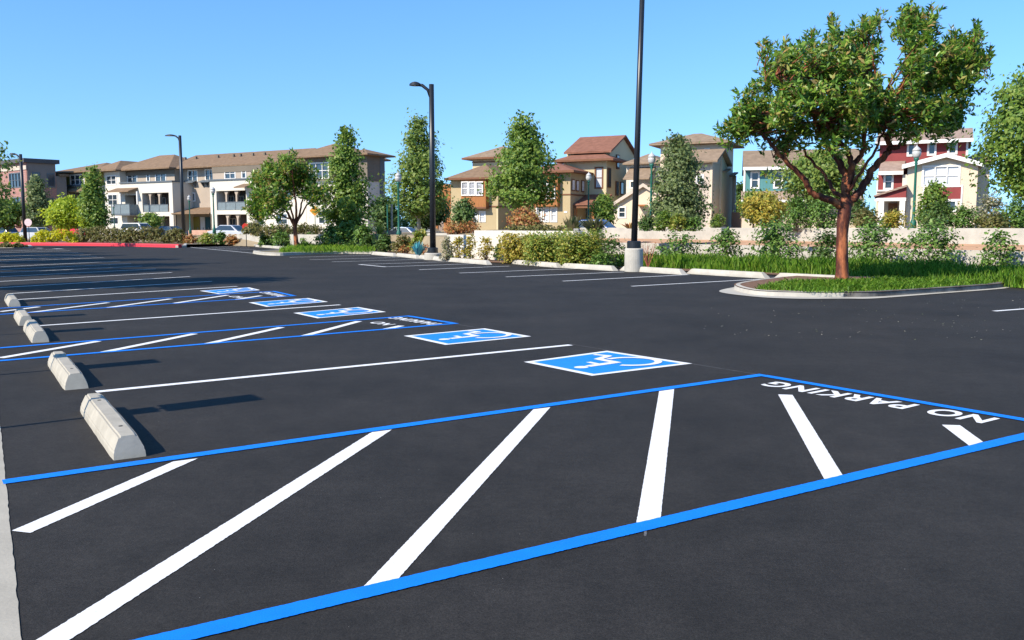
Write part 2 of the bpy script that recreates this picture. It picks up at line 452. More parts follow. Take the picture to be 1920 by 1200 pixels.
# --- second and third hatched aisles
def aisle(upper, lower, endc, stripes, w=.1):
    stripe('blue_border_line', upper[0], upper[1], M['blue_paint'], w, Z2, 1.2, w / 2)
    stripe('blue_border_line', lower[0], lower[1], M['blue_paint'], w, Z2, 1.2, w / 2)
    stripe('blue_border_line', upper[1], lower[1], M['blue_paint'], w, Z2 + .0015, -.05, -.05)
    for a, b in stripes: stripe('white_hatch_stripe', a, b, M['white_paint'], .115, Z1)
aisle(((0, 653), (765, 593)), ((0, 677), (853, 607)), None,
      [((0, 671.5), (184, 640)), ((192, 661), (365, 626)), ((388, 645), (528, 614)), ((570, 630), (673, 602.5)), ((720, 618), (753, 611))])
aisle(((0, 578.5), (512, 546.5)), ((0, 590), (551, 555)), None,
      [((0, 584.5), (73, 575.5)), ((53, 586.5), (203, 567.6)), ((198, 577.5), (320, 560.5)), ((328, 568.5), (427, 553.5)), ((444, 561.5), (489, 554.6))])
lettering('PARKING', G(829, 607.2), G(748, 594.8), .24)
a = Vector(G(757, 606)); lettering('NO', G(742, 608.5), G(712, 603.5), .22)
lettering('PARKING', G(541, 555.5), G(504, 547.8), .24)
lettering('NO', G(462, 558), G(444, 555), .22)

# --- accessible symbols: white square, blue field, white wheelchair figure
def figure_polys():
    """wheelchair figure, x to the right, y up, roughly in -0.5..0.5"""
    P = []
    def disc(cx, cy, r, n=18): P.append([(cx + r * math.cos(2 * math.pi * i / n), cy + r * math.sin(2 * math.pi * i / n)) for i in range(n)])
    def bar(x0, y0, x1, y1, w):
        d = math.hypot(x1 - x0, y1 - y0); nx, ny = -(y1 - y0) / d * w / 2, (x1 - x0) / d * w / 2
        P.append([(x0 - nx, y0 - ny), (x1 - nx, y1 - ny), (x1 + nx, y1 + ny), (x0 + nx, y0 + ny)])
    disc(-.09, .315, .06)
    bar(-.085, .245, -.07, -.05, .082)
    bar(-.062, .11, .09, .10, .05)
    bar(-.11, -.062, .18, -.075, .07)
    bar(.155, -.05, .245, -.27, .07)
    bar(.225, -.275, .39, -.225, .058)
    c = (-.12, -.185); r0, r1 = .195, .255; n = 26
    a0, a1 = rad(118), rad(118 + 255)
    for i in range(n):
        t0, t1 = a0 + (a1 - a0) * i / n, a0 + (a1 - a0) * (i + 1) / n
        P.append([(c[0] + r0 * math.cos(t0), c[1] + r0 * math.sin(t0)), (c[0] + r1 * math.cos(t0), c[1] + r1 * math.sin(t0)),
                  (c[0] + r1 * math.cos(t1), c[1] + r1 * math.sin(t1)), (c[0] + r0 * math.cos(t1), c[1] + r0 * math.sin(t1))][::-1])
    return P
FIG = figure_polys()
def symbol(px, label):
    A, B, C, D = [Vector(G(*p)) for p in px]     # left, far, right, near corners
    # head of the figure towards A-D side, feet towards the far side
    def at(u, v, z):                         # u: towards far (0..1), v: towards the stall head (0..1)
        near = C.lerp(D, 1 - u) if False else None
        e0 = D.lerp(A, u); e1 = C.lerp(B, u)  # not used directly
        p = (C.lerp(B, u)).lerp(D.lerp(A, u), v); return (p.x, p.y, z)
    t = .062
    brd = MB()
    for (u0, u1, v0, v1) in ((0, 1, 0, t), (0, 1, 1 - t, 1), (0, t, t, 1 - t), (1 - t, 1, t, 1 - t)):
        brd.quad(at(u0, v0, Z1), at(u1, v0, Z1), at(u1, v1, Z1), at(u0, v1, Z1))
    for k, f in enumerate(brd.f): pass
    base = MB().quad(at(t, t, Z1), at(1 - t, t, Z1), at(1 - t, 1 - t, Z1), at(t, 1 - t, Z1)).build('accessible_symbol', M['sky_blue_paint'], lot)
    base['label'] = label
    brd.build('symbol_border', M['white_paint'], base)
    fg = MB()
    for k, poly_ in enumerate(FIG): fg.quad(*[at(.5 + x, .495 + y, Z2 + (.0005 * k if k < 6 else .0036 + .0002 * (k % 2))) for x, y in poly_])
    fg.build('wheelchair_figure', M['white_paint'], base)
symbol([(982, 679), (1138, 658), (1298, 682), (1110, 705)], 'nearest wheelchair symbol, blue square with white border')
symbol([(757, 630), (909, 616), (996, 631), (835, 647)], 'second nearest wheelchair symbol, past the long white stall line')
symbol([(550, 587), (672, 576), (724, 585), (595, 597)], 'wheelchair symbol just beyond the second hatched aisle')
symbol([(466, 567.5), (578, 559), (615, 566), (500, 575.5)], 'wheelchair symbol just before the farthest hatched aisle')
symbol([(374, 545.5), (467, 539), (488, 544), (410, 551.5)], 'farthest wheelchair symbol, beyond the last hatched aisle')

# --- white stall lines, left row
for a, b in [((180, 735), (1070, 647)), ((73, 611), (638, 571.6)), ((30, 562), (445, 537)), ((16, 550.7), (397, 527.5))]:
    stripe('stall_line', a, b, M['white_paint'], .1, Z1)
for a, b in [((0, 539.5), (356, 518.6)), ((0, 527.8), (322, 511)), ((0, 519), (291.7, 504.3)), ((0, 511.6), (266.4, 498.9)), ((0, 505.6), (245.6, 494.2)),
             ((0, 500.4), (225.8, 489.7)), ((0, 490.8), (195, 483)), ((0, 487.4), (182, 480.4)), ((0, 484.2), (169, 478)), ((0, 480.8), (157, 475.3)),
             ((0, 478.2), (147, 473.2)), ((0, 474), (132, 469.8)), ((0, 471), (122, 467.4))]:
    stripe('stall_line', a, b, M['white_paint'], .1, Z1, 1.5)
stripe('stall_line', (68, 465.3), (80, 465.3), M['white_paint'], .5); stripe('stall_line', (102, 466.2), (114, 466.4), M['white_paint'], .5)
# right row
for a, b in [((1184, 536.8), (1452, 522)), ((1055, 527.2), (1292, 515)), ((948, 519.2), (1170, 510)), ((861, 512), (1082, 503.7)), ((786, 505.7), (955, 499)),
             ((722, 500.4), (915, 493.5)), ((673, 496), (862, 490)), ((622, 491), (800, 486.2)), ((580, 487), (750, 482.6)), ((543, 482.6), (694, 478.8)),
             ((350, 463), (476, 475)), ((372, 464), (450, 462.4)), ((398, 466.5), (468, 465)), ((424, 469), (480, 467.7)), ((1864, 583.5), (1990, 574))]:
    stripe('stall_line', a, b, M['white_paint'], .1, Z1)
stripe('stall_line', (673, 496), (724, 500.6), M['white_paint'], .13, Z2)
# faint layout line snapped along the stall ends
stripe('chalk_line', (1425, 703), (1068, 645), M['chalk'], .013, .002)
stripe('chalk_line', (997, 631.5), (853, 607.5), M['chalk'], .013, .002)
stripe('chalk_line', (1210, 1006), (1211, 990), M['chalk'], .012, .002)

# --- concrete walk at the left edge
e0 = Vector((-1.79, 3.09, 0)); e1 = Vector((-12.6, 21.2, 0)); d = (e1 - e0).normalized(); nrm = Vector((-d.y, d.x, 0))
m = MB(); pts = []
k = 500; p0 = e0 - d * 12; L_ = 34
rr = random.Random(3)
inner = [p0 + d * (L_ * i / k) - nrm * rr.uniform(-.003, .003) for i in range(k + 1)]
outer = [p0 + nrm * 3.2, p0 + d * L_ + nrm * 3.2]
ring = [(p.x, p.y) for p in inner] + [(outer[1].x, outer[1].y), (outer[0].x, outer[0].y)]
m.prism(ring, -.02, .004); tag(m.build('sidewalk', M['walk']), 'pale concrete walk along the left edge of the lot', kind='structure')

# ------------------------------------------------------------------ wheel stops
def wheel_stop_mesh(name, L, w=.21, h=.145, endcut=.06):
    """octagonal-topped concrete bar along +Y, base centre at origin"""
    prof = [(-w / 2, 0), (w / 2, 0), (w / 2 * .96, h * .35), (w * .27, h), (-w * .27, h), (-w / 2 * .96, h * .35)]
    bm = bmesh.new()
    secs = []
    n = 14
    for i in range(n + 1):
        y = L * i / n; k = 1 if 0 < i < n else .93
        sec = []
        for j, (x, z) in enumerate(prof):
            yy = y + (endcut * (z / h) if i == 0 else -endcut * (z / h) if i == n else 0)
            sec.append(bm.verts.new((x * k + rr.uniform(-.002, .002), yy, z * (1 if 0 < i < n else .98) + (rr.uniform(-.002, .002) if z > 0 else 0))))
        secs.append(sec)
    for i in range(n):
        for j in range(6):
            bm.faces.new((secs[i][j], secs[i + 1][j], secs[i + 1][(j + 1) % 6], secs[i][(j + 1) % 6]))
    bm.faces.new(secs[0][::1]); bm.faces.new(secs[n][::-1])
    bmesh.ops.recalc_face_normals(bm, faces=bm.faces)
    long_e = [e for e in bm.edges if abs((e.verts[0].co - e.verts[1].co).normalized().y) > .9 and e.verts[0].co.z > .02]
    bmesh.ops.bevel(bm, geom=long_e, offset=.012, segments=2, affect='EDGES')
    me = bpy.data.meshes.new(name); bm.to_mesh(me); bm.free()
    return me
def place_stop(pnear, ang, L, label, group, material, kind='wheel_stop', h=.145, w=.21, endcut=.05, detail=False):
    t = thing(kind, label, 'wheel stop', pnear, group)
    t.rotation_euler.z = ang
    b = link('concrete_bar', wheel_stop_mesh('concrete_bar', L, w, h, endcut), material, t)
    ORG[b.name] = Vector((0, 0, 0))
    if detail:
        for yy in (.36, L - .40):
            s = MB().lathe((0, yy, h - .003), [(.014, 0), (.014, .005)], 10)
            me = bpy.data.meshes.new('anchor_hole'); me.from_pydata(s.v, [], s.f); link('anchor_hole', me, M['rebar_hole'], t)
    return t
def stop_from_px(l, r, L, label, **kw):
    a, b = Vector(G(*l)), Vector(G(*r)); c = (a + b) / 2
    dd = Vector((-.53, .848)); ang = math.atan2(-dd.x, dd.y)
    return place_stop((c.x, c.y, 0), ang, L, label, 'wheel stops of the left stalls', M['concrete_old'], **kw)
stop_from_px((215, 864), (273, 855), 1.83, 'concrete wheel stop beside the near blue hatch border, nearest of its row', detail=True)
stop_from_px((123.5, 733), (164, 727), 1.83, 'second concrete wheel stop from the front, above the end of the long white line', detail=True)
stop_from_px((63, 644), (90, 640.5), 1.83, 'third concrete wheel stop from the front, ending at the second hatched aisle')
stop_from_px((43, 611.5), (57, 609), 1.55, 'fourth concrete wheel stop from the front, nearly touching the third')
stop_from_px((20, 576), (35, 574), 1.75, 'small farthest concrete wheel stop of the left row, past the last hatched aisle')

# right row, long pale bars along the planting
lst = [((700, 477.5), (742, 481), 'pale kerb bar at the planting, farthest left of the right row'),
       ((745, 480.5), (785, 485), 'pale kerb bar left of the middle lamp pole base'),
       ((788, 484.5), (834, 489.5), 'pale kerb bar in front of the middle lamp pole base'),
       ((837, 489.5), (918, 496.5), 'long pale kerb bar under the white wall, right of the middle lamp pole'),
       ((962, 494.5), (1050, 502), 'pale kerb bar under the left half of the yellow hedge'),
       ((1054, 501.5), (1155, 508), 'pale kerb bar under the right half of the yellow hedge'),
       ((1166, 507), (1284, 515), 'pale kerb bar partly hidden by the round lamp pedestal'),
       ((1291, 513), (1440, 522), 'largest pale kerb bar in front of the grass, right of the lamp pedestal'),
       ((1454, 522), (1600, 529.5), 'pale kerb bar behind the red barked tree trunk')]
for a, b, lab in lst:
    p, q = Vector(G(*b)), Vector(G(*a)); dd = q - p
    place_stop((p.x, p.y, 0), math.atan2(-dd.x, dd.y), dd.length, lab, 'kerb bars of the right stalls', M['concrete_pale'], h=.17, w=.24, endcut=.2)

# ------------------------------------------------------------------ accessible parking signs on the walk (left of the frame, their shadows cross the stalls)
SUN_EL, SUN_AZ = 37.0, Vector((.79, .61, 0)).normalized()
def sign_post(tip_px, top, plates, label):
    tip = Vector(G(*tip_px)); base = tip - SUN_AZ * (top / math.tan(rad(SUN_EL)))
    t = thing('parking_sign', label, 'sign', (base.x, base.y, 0), 'accessible parking signs on the walk')
    MB().tube([(base.x, base.y, 0), (base.x, base.y, top - .02)], .025, 8).build('post', M['grey_metal'], t)
    side = Vector((-SUN_AZ.y, SUN_AZ.x, 0))
    for z0, z1, w in plates:
        c = base + SUN_AZ * .035; m = MB(); pts = []
        for s_, dd in ((-1, 0), (1, 0), (1, .006), (-1, .006)): pts.append(c + side * (s_ * w / 2) + SUN_AZ * dd)
        m.box8([(p.x, p.y, z0) for p in pts] + [(p.x, p.y, z1) for p in pts]); m.build('sign_plate', M['sky_blue_paint'], t)
sign_post((476, 745), 2.15, [(1.53, 2.15, .31), (1.33, 1.50, .24)], 'blue parking sign on a steel post with two plates')
sign_post((289, 677), 2.1, [(1.45, 2.1, .31)], 'blue parking sign on a steel post behind the second wheel stop')
sign_post((188, 616), 2.1, [(1.45, 2.1, .31)], 'blue parking sign on a steel post behind the third wheel stop')
sign_post((155, 590), 2.1, [(1.45, 2.1, .31)], 'blue parking sign on a steel post behind the fourth wheel stop')
sign_post((106, 562), 2.1, [(1.45, 2.1, .31)], 'blue parking sign on a steel post behind the farthest wheel stop')

# ================================================================== TERRACE, BEDS, WALLS
def tab(x, xs, ys): return float(np.interp(x, xs, ys))
def zt(px): return tab(px, [-500, 0, 110, 270, 450, 600, 835, 900, 1062, 1140, 2600], [.1, .1, .2, .4, .85, .95, 1.0, 1.18, 1.25, 1.36, 1.38])
WR0 = Vector((16.6, 31.4, 0)); WR1 = Vector((18.5, 32.7, 0))     # points on the lower / upper right wall
def on_line(px, p, d):
    s = S(px); t = (p.x - s * p.y) / (s * d.y - d.x); return p + d * t
WL = Vector(G(880, 488)) + Vd * .75
def yfront(px):
    if px <= 330: return tab(px, [-500, 0, 330], [104, 98, 84])
    if px <= 700: return tab(px, [330, 420, 545, 700], [84, 72, 65.5, 60])
    if px <= 838: return tab(px, [700, 838], [60, 44])
    if px <= 1085: return on_line(px, WL + Vd * .1, U).y
    return on_line(px, WR1 + Vd * .1, U).y
cols = list(range(-500, 700, 60)) + [700, 760, 837, 838.5, 880, 930, 1000, 1050, 1085, 1085.5] + list(range(1120, 2500, 60))
rows = [0, .4, 3, 8, 18, 35, 70, 140, 300, 900]
V_, F_ = [], []
for c in cols:
    yf = yfront(c); s = S(c); z = zt(c)
    slope = 2.6 if (c < 838) else 0.0
    for r_ in rows:
        Y = yf + r_; zz = z
        if r_ == 0: Y -= slope; zz = .03 if slope else z
        V_.append((s * Y, Y, zz))
nr = len(rows)
for i in range(len(cols) - 1):
    for j in range(nr - 1):
        F_.append((i * nr + j, (i + 1) * nr + j, (i + 1) * nr + j + 1, i * nr + j + 1))
me = bpy.data.meshes.new('terrace'); me.from_pydata(V_, [], F_); me.update()
tag(link('terrace_terrain', me, M['terrace']), 'raised ground that carries the houses behind the retaining walls', kind='structure')

# planting bed between the right stalls and the walls
front = [G(2010, 546), G(1893, 538.5), G(1640, 531), G(1600, 525), G(1440, 516), G(1284, 509.5), G(1155, 503.5), G(1050, 498), G(918, 493), G(834, 486.5), G(742, 478.5), G(700, 475.8)]
back = []
for px in (2100, 1900, 1700, 1500, 1300, 1085): q = on_line(px, WR0 + Vd * .1, U); back.append(q)
for px in (1080, 1000, 930, 880, 838): q = on_line(px, WL + Vd * .1, U); back.append(q)
back += [Vector(R(760, 430, 52)), Vector(R(700, 430, 58))]
m = MB(); m.prism([(p[0], p[1]) for p in front][::-1] + [(p.x, p.y) for p in back], -.03, .035) if False else None
ringpts = [(p[0], p[1]) for p in front] + [(p.x, p.y) for p in reversed(back)]
bm = bmesh.new(); vs = [bm.verts.new((x, y, .03)) for x, y in ringpts]; f = bm.faces.new(vs); bmesh.ops.triangulate(bm, faces=[f])
bmesh.ops.recalc_face_normals(bm, faces=bm.faces)
for f in bm.faces:
    if f.normal.z < 0: f.normal_flip()
me = bpy.data.meshes.new('planting_bed'); bm.to_mesh(me); bm.free()
tag(link('planting_bed_ground', me, M['bark_mulch']), 'brown mulch ground of the planting strip', kind='structure')

def wall_run(name, label, p, d, px0, px1, z0, z1, thick, material, ztop2=None, cap=False):
    a, b = on_line(px0, p, d), on_line(px1, p, d); n = Vd * thick
    t = thing(name, label, 'wall', (a.x, a.y, z0))
    m = MB(); zz = ztop2 if ztop2 is not None else z1
    m.box8([(a.x, a.y, z0), (b.x, b.y, z0), (b.x + n.x, b.y + n.y, z0), (a.x + n.x, a.y + n.y, z0),
            (a.x, a.y, z1), (b.x, b.y, zz), (b.x + n.x, b.y + n.y, zz), (a.x + n.x, a.y + n.y, z1)])
    m.build('wall_face', material, t, bevel=.015)
    return t
wall_run('retaining_wall', 'upper pale concrete retaining wall behind the shrubs on the right', WR1, U, 1085.5, 2250, .02, 1.44, .25, M['concrete_pale'])
wall_run('retaining_wall', 'lower concrete garden wall below the strip of bare soil on the right', WR0, U, 1086, 2250, -.02, .66, .22, M['concrete_pale'])
wall_run('retaining_wall', 'white concrete wall behind the yellow hedge and the middle lamp pole', WL, U, 889, 1085, -.02, 1.33, .22, M['stucco_white'])
wall_run('retaining_wall', 'lower step of white wall with thin shrubs, left of the yellow hedge', WL, U, 838, 888.6, -.02, 1.12, .22, M['stucco_white'])
# wall that returns from the front line to the back line behind the hedge
a, b = on_line(1085, WL, U), on_line(1085.5, WR1, U)
t = thing('retaining_wall', 'short return wall behind the right end of the yellow hedge', 'wall', (a.x, a.y, 0))
dd = (b - a).normalized(); n = Vector((-dd.y, dd.x, 0)) * .2
MB().box8([(p.x, p.y, 0) for p in (a + n * .05, b + n * .05, b + n, a + n)] + [(p.x, p.y, 1.425) for p in (a + n * .05, b + n * .05, b + n, a + n)]).build('wall_face', M['concrete_pale'], t)
# sloping strip of soil between the two right walls
m = MB(); a0, b0 = on_line(1086, WR0 + Vd * .2, U), on_line(2250, WR0 + Vd * .2, U); a1, b1 = on_line(1086, WR1 + Vd * .02, U), on_line(2250, WR1 + Vd * .02, U)
m.quad((a0.x, a0.y, .62), (b0.x, b0.y, .62), (b1.x, b1.y, .84), (a1.x, a1.y, .84))
tag(m.build('soil_bank_ground', mat('bank_soil', (.42, .25, .15), .95, .25, 1.2, .5, 15)), 'strip of bare orange soil between the two right walls', kind='structure')
# far-left low wall
a, b = Vector(G(418, 459.5)), Vector(G(612, 468)); 
t = thing('retaining_wall', 'low pale garden wall behind the far planting island', 'wall', (a.x, a.y, 0))
n = Vector((.1, .2, 0))
MB().box8([(a.x, a.y, -.02), (b.x, b.y, -.02), (b.x + n.x, b.y + n.y, -.02), (a.x + n.x, a.y + n.y, -.02), (a.x, a.y, .92), (b.x, b.y, .98), (b.x + n.x, b.y + n.y, .98), (a.x + n.x, a.y + n.y, .92)]).build('wall_face', M['concrete_pale'], t)
a, b = R(160, 430, 104), R(262, 430, 100)
t = thing('garden_wall', 'low whitish wall behind the brown hedge in front of the white apartments', 'wall', (a[0], a[1], .2))
MB().box8([(a[0], a[1], .1), (b[0], b[1], .1), (b[0] + .1, b[1] + .4, .1), (a[0] + .1, a[1] + .4, .1), (a[0], a[1], 1.5), (b[0], b[1], 1.75), (b[0] + .1, b[1] + .4, 1.75), (a[0] + .1, a[1] + .4, 1.5)]).build('wall_face', M['stucco_white'], t)
for px0, px1, py, Y, lab in ((702, 752, 432, 63, 'low salmon brick planter wall left of the green street lamp'), (800, 838, 437, 52, 'low pale kerb wall behind the middle lamp pole'), (750, 776, 446, 56, 'short pale stone edging below the green street lamp'), (353, 400, 431.5, 92, 'low salmon planter wall before the apartment doors')):
    a, b = R(px0, py, Y), R(px1, py, Y - 1)
    t = thing('planter_wall', lab, 'wall', (a[0], a[1], .3))
    MB().box8([(a[0], a[1], .05), (b[0], b[1], .05), (b[0], b[1] + .3, .05), (a[0], a[1] + .3, .05), (a[0], a[1], a[2]), (b[0], b[1], a[2]), (b[0], b[1] + .3, a[2]), (a[0], a[1] + .3, a[2])]).build('wall_face', mat('salmon_block', (.50, .30, .22), .9, .15, 3) if 'salmon' in lab else M['concrete_pale'], t)

# ------------------------------------------------------------------ kerbs and islands
def kerb(name, label, pts, w, h, material, close=False, kind='structure', z0=-.01):
    """kerb swept along plan points; top edges chamfered"""
    P = [Vector((p[0], p[1], 0)) for p in pts]; n = len(P); V2, F2 = [], []
    for i in range(n):
        a = P[(i - 1) % n] if (close or i > 0) else P[0]; b = P[(i + 1) % n] if (close or i < n - 1) else P[-1]
        t_ = (b - a).normalized(); nn = Vector((-t_.y, t_.x, 0))
        for off, z in ((0, z0), (.015, h * .75), (.045, h), (w, h), (w, z0)):
            q = P[i] + nn * off; V2.append((q.x, q.y, z))
    for i in range(n if close else n - 1):
        j = (i + 1) % n
        for k in range(4): F2.append((i * 5 + k, j * 5 + k, j * 5 + k + 1, i * 5 + k + 1))
    if not close:
        F2.append((0, 1, 2, 3, 4)[::-1]); e = (n - 1) * 5; F2.append((e, e + 1, e + 2, e + 3, e + 4))
    me = bpy.data.meshes.new(name); me.from_pydata(V2, [], F2); me.update()
    bm = bmesh.new(); bm.from_mesh(me); bmesh.ops.recalc_face_normals(bm, faces=bm.faces); bm.to_mesh(me); bm.free()
    o = link(name, me, material); tag(o, label, kind=kind); return o
def smooth_path(pts, n=8, close=False):
    P = [Vector(p) for p in pts]; out = []; k = len(P)
    for i in range(k if close else k - 1):
        p0, p1, p2, p3 = (P[(i + j) % k] for j in (-1, 0, 1, 2)) if close else (P[max(i - 1, 0)], P[i], P[i + 1], P[min(i + 2, k - 1)])
        for j in range(n):
            t = j / n
            out.append(.5 * ((2 * p1) + (p2 - p0) * t + (2 * p0 - 5 * p1 + 4 * p2 - p3) * t * t + (3 * p1 - p0 - 3 * p2 + p3) * t ** 3))
    if not close: out.append(P[-1])
    return out
def sheet(name, label, pts, z, material, kind='structure'):
    bm = bmesh.new(); vs = [bm.verts.new((p[0], p[1], z)) for p in pts]; f = bm.faces.new(vs); bmesh.ops.triangulate(bm, faces=[f])
    for f in bm.faces:
        f.normal_update()
        if f.normal.z < 0: f.normal_flip()
    me = bpy.data.meshes.new(name); bm.to_mesh(me); bm.free()
    return tag(link(name, me, material), label, kind=kind)
# near island (right): flat apron then the raised kerb
apron = smooth_path([G(1460, 527), G(1396, 536), G(1348, 547), G(1414, 557), G(1492, 560.8), G(1582, 560.8), G(1643, 560.2), G(1764, 551), G(1869, 543), G(1893, 539.8)], 6)
sheet('kerb_apron', 'flat concrete gutter round the tree island', [p[:] for p in apron] + [G(1893, 534), G(1700, 533), G(1500, 530)], .012, M['concrete_pale'])
kp = smooth_path([G(1458, 527.5, .0), G(1408, 534), G(1376, 542), G(1414, 553.3), G(1492, 557), G(1560, 557.5), G(1582, 557.6)], 6)
kp2 = smooth_path([G(1582, 557.6), G(1643, 557), G(1764, 549), G(1862, 541.5), G(1888, 537), G(1880, 531)], 6)
kerb('island_kerb', 'pale raised kerb at the rounded left end of the tree island', kp, .14, .12, M['concrete_pale'])
kerb('island_kerb', 'grey kerb with tyre marks and painted-in shade along the right side of the tree island', kp2, .14, .125, M['stain_shade'])
sheet('island_soil_ground', 'soil of the tree island', [p[:] for p in kp] + [p[:] for p in kp2[1:]] + [G(1700, 527), G(1500, 524)], .115, M['bark_mulch'])
# far island (left of the middle)
fk = smooth_path([G(545, 470), G(500, 474), G(474, 474.8), G(490, 478), G(525, 479.5), G(560, 478), G(640, 476), G(700, 476.5)], 5)
kerb('island_kerb', 'pale kerb round the far grass island', fk, .2, .15, M['concrete_pale'])
sheet('island_soil_ground', 'soil of the far grass island', [p[:] for p in fk] + [G(705, 468), G(612, 466), G(545, 466)], .12, M['earth'])
kerb('lot_kerb', 'pale kerb strip left of the red barked far tree', [G(462, 461.5), G(500, 464.5), G(546, 468.5)], .25, .16, M['concrete_pale'])
kerb('lot_kerb', 'pale kerb at the back of the far stalls', [G(350, 460), G(400, 459.7), G(462, 461.5)], .2, .12, M['concrete_pale'])
rk = smooth_path([G(-120, 459.8), G(60, 460.4), G(200, 461.6), G(334, 464.5)], 14)
kerb('red_kerb', 'red painted fire lane kerb at the far end of the lot', rk, .3, .24, M['red_paint'])
kerb('lot_kerb', 'pale kerb end where the red paint stops', [G(334.5, 464.5), G(350, 464), G(352, 460)], .25, .16, M['concrete_pale'])
sheet('far_bed_ground', 'soil under the far hedges', [p[:] for p in rk] + [G(352, 460), G(462, 460), R(420, 430, 76)[:2] + (0,), R(330, 430, 90)[:2] + (0,), R(-150, 430, 100)[:2] + (0,)], .10, M['bark_mulch'])
kerb('lot_kerb', 'pale kerb of the dark shrub bed at the left edge', [G(-60, 465.5), G(30, 465), G(62, 464.4), G(58, 462.5)], .2, .14, M['concrete_pale'])

# ================================================================== BUILDINGS
class Frame:
    """facade axes: X along the front to the right, D backwards, z up"""
    def __init__(s, px, Y, ang):
        p = R(px, YH, Y); s.o = Vector((p[0], p[1], 0)); a = rad(ang)
        s.ex = Vector((math.cos(a), -math.sin(a), 0)); s.ey = Vector((math.sin(a), math.cos(a), 0))
    def w(s, X, D, z): q = s.o + s.ex * X + s.ey * D; return (q.x, q.y, z)
    def hit(s, px, py, D=0.0):
        d = Vector(ray(px, py)); e = Vector((0, 0, H)); q = s.o + s.ey * D
        k = (q - e).dot(s.ey) / d.dot(s.ey); h = e + d * k
        return ((h - s.o).dot(s.ex), h.z)
    def X(s, px, D=0.0, py=YH): return s.hit(px, py, D)[0]
    def Z(s, px, py, D=0.0): return s.hit(px, py, D)[1]
    def side_hit(s, px, py, X):            # on the plane of constant X (a side wall): -> (D, z)
        d = Vector(ray(px, py)); e = Vector((0, 0, H)); q = s.o + s.ex * X
        k = (q - e).dot(s.ex) / d.dot(s.ex); h = e + d * k
        return ((h - s.o).dot(s.ey), h.z)
    def box(s, m, X0, X1, D0, D1, z0, z1):
        m.box8([s.w(X0, D0, z0), s.w(X1, D0, z0), s.w(X1, D1, z0), s.w(X0, D1, z0), s.w(X0, D0, z1), s.w(X1, D0, z1), s.w(X1, D1, z1), s.w(X0, D1, z1)]); return m

def wall_block(fr, parent, name, material, X0, X1, z0, z1, D0, D1, holes=(), top=True, sides=True):
    """box with recessed openings in its front; holes: (xa, xb, za, zb, depth)"""
    m = MB(); holes = [h for h in holes]
    xs = sorted({X0, X1, *[h[0] for h in holes], *[h[1] for h in holes]}); zs = sorted({z0, z1, *[h[2] for h in holes], *[h[3] for h in holes]})
    xs = [x for x in xs if X0 <= x <= X1]; zs = [z for z in zs if z0 <= z <= z1]
    W = fr.w
    for i in range(len(xs) - 1):
        for j in range(len(zs) - 1):
            cx, cz = (xs[i] + xs[i + 1]) / 2, (zs[j] + zs[j + 1]) / 2
            if any(h[0] < cx < h[1] and h[2] < cz < h[3] for h in holes): continue
            m.quad(W(xs[i], D0, zs[j]), W(xs[i + 1], D0, zs[j]), W(xs[i + 1], D0, zs[j + 1]), W(xs[i], D0, zs[j + 1]))
    for xa, xb, za, zb, dp in holes:
        d = D0 + dp
        m.quad(W(xa, d, za), W(xb, d, za), W(xb, d, zb), W(xa, d, zb))
        m.quad(W(xa, D0, za), W(xb, D0, za), W(xb, d, za), W(xa, d, za)); m.quad(W(xa, d, zb), W(xb, d, zb), W(xb, D0, zb), W(xa, D0, zb))
        m.quad(W(xa, D0, za), W(xa, d, za), W(xa, d, zb), W(xa, D0, zb)); m.quad(W(xb, d, za), W(xb, D0, za), W(xb, D0, zb), W(xb, d, zb))
    m.quad(W(X1, D0, z0), W(X1, D1, z0), W(X1, D1, z1), W(X1, D0, z1)); m.quad(W(X0, D1, z0), W(X0, D0, z0), W(X0, D0, z1), W(X0, D1, z1))
    m.quad(W(X0, D0, z1), W(X1, D0, z1), W(X1, D1, z1), W(X0, D1, z1)); m.quad(W(X1, D1, z0), W(X0, D1, z0), W(X0, D1, z1), W(X1, D1, z1))
    return m.build(name, material, parent)

def window(fr, parent, X0, X1, z0, z1, D, cols=2, rows=2, trim=None, tw=.09, blind=False, split=.5, border=None, name='window'):
    """frame in the opening with mullions; a border of trim round it; panes as child"""
    m = MB(); t = tw; fw = .045
    for a, b, c, d in ((X0 - t, X1 + t, z0 - t, z0 + fw), (X0 - t, X1 + t, z1 - fw, z1 + t), (X0 - t, X0 + fw, z0 + fw, z1 - fw), (X1 - fw, X1 + t, z0 + fw, z1 - fw)):
        fr.box(m, a, b, D - .05, D + .075, c, d)
    for i in range(1, cols):
        x = X0 + (X1 - X0) * i / cols; fr.box(m, x - fw * .8, x + fw * .8, D - .03, D + .072, z0 + fw, z1 - fw)
    xs = [X0 + (X1 - X0) * i / cols for i in range(cols + 1)]
    for i in range(cols):
        for j in range(1, rows):
            z = z0 + (z1 - z0) * (split if rows == 2 else j / rows)
            fr.box(m, xs[i] + fw, xs[i + 1] - fw, D + .0, D + .07, z - .03, z + .03)
    o = m.build(name, trim or M['white_trim'], parent)
    g = MB()
    if blind:
        zs = z0 + (z1 - z0) * split
        g.quad(fr.w(X0 + .02, D + .06, z0 + .02), fr.w(X1 - .02, D + .06, z0 + .02), fr.w(X1 - .02, D + .06, z1 - .02), fr.w(X0 + .02, D + .06, z1 - .02)).build('pane', M['glass_blind'], o)
    else:
        g.quad(fr.w(X0 + .02, D + .06, z0 + .02), fr.w(X1 - .02, D + .06, z0 + .02), fr.w(X1 - .02, D + .06, z1 - .02), fr.w(X0 + .02, D + .06, z1 - .02)).build('pane', M['glass'], o)
    return o

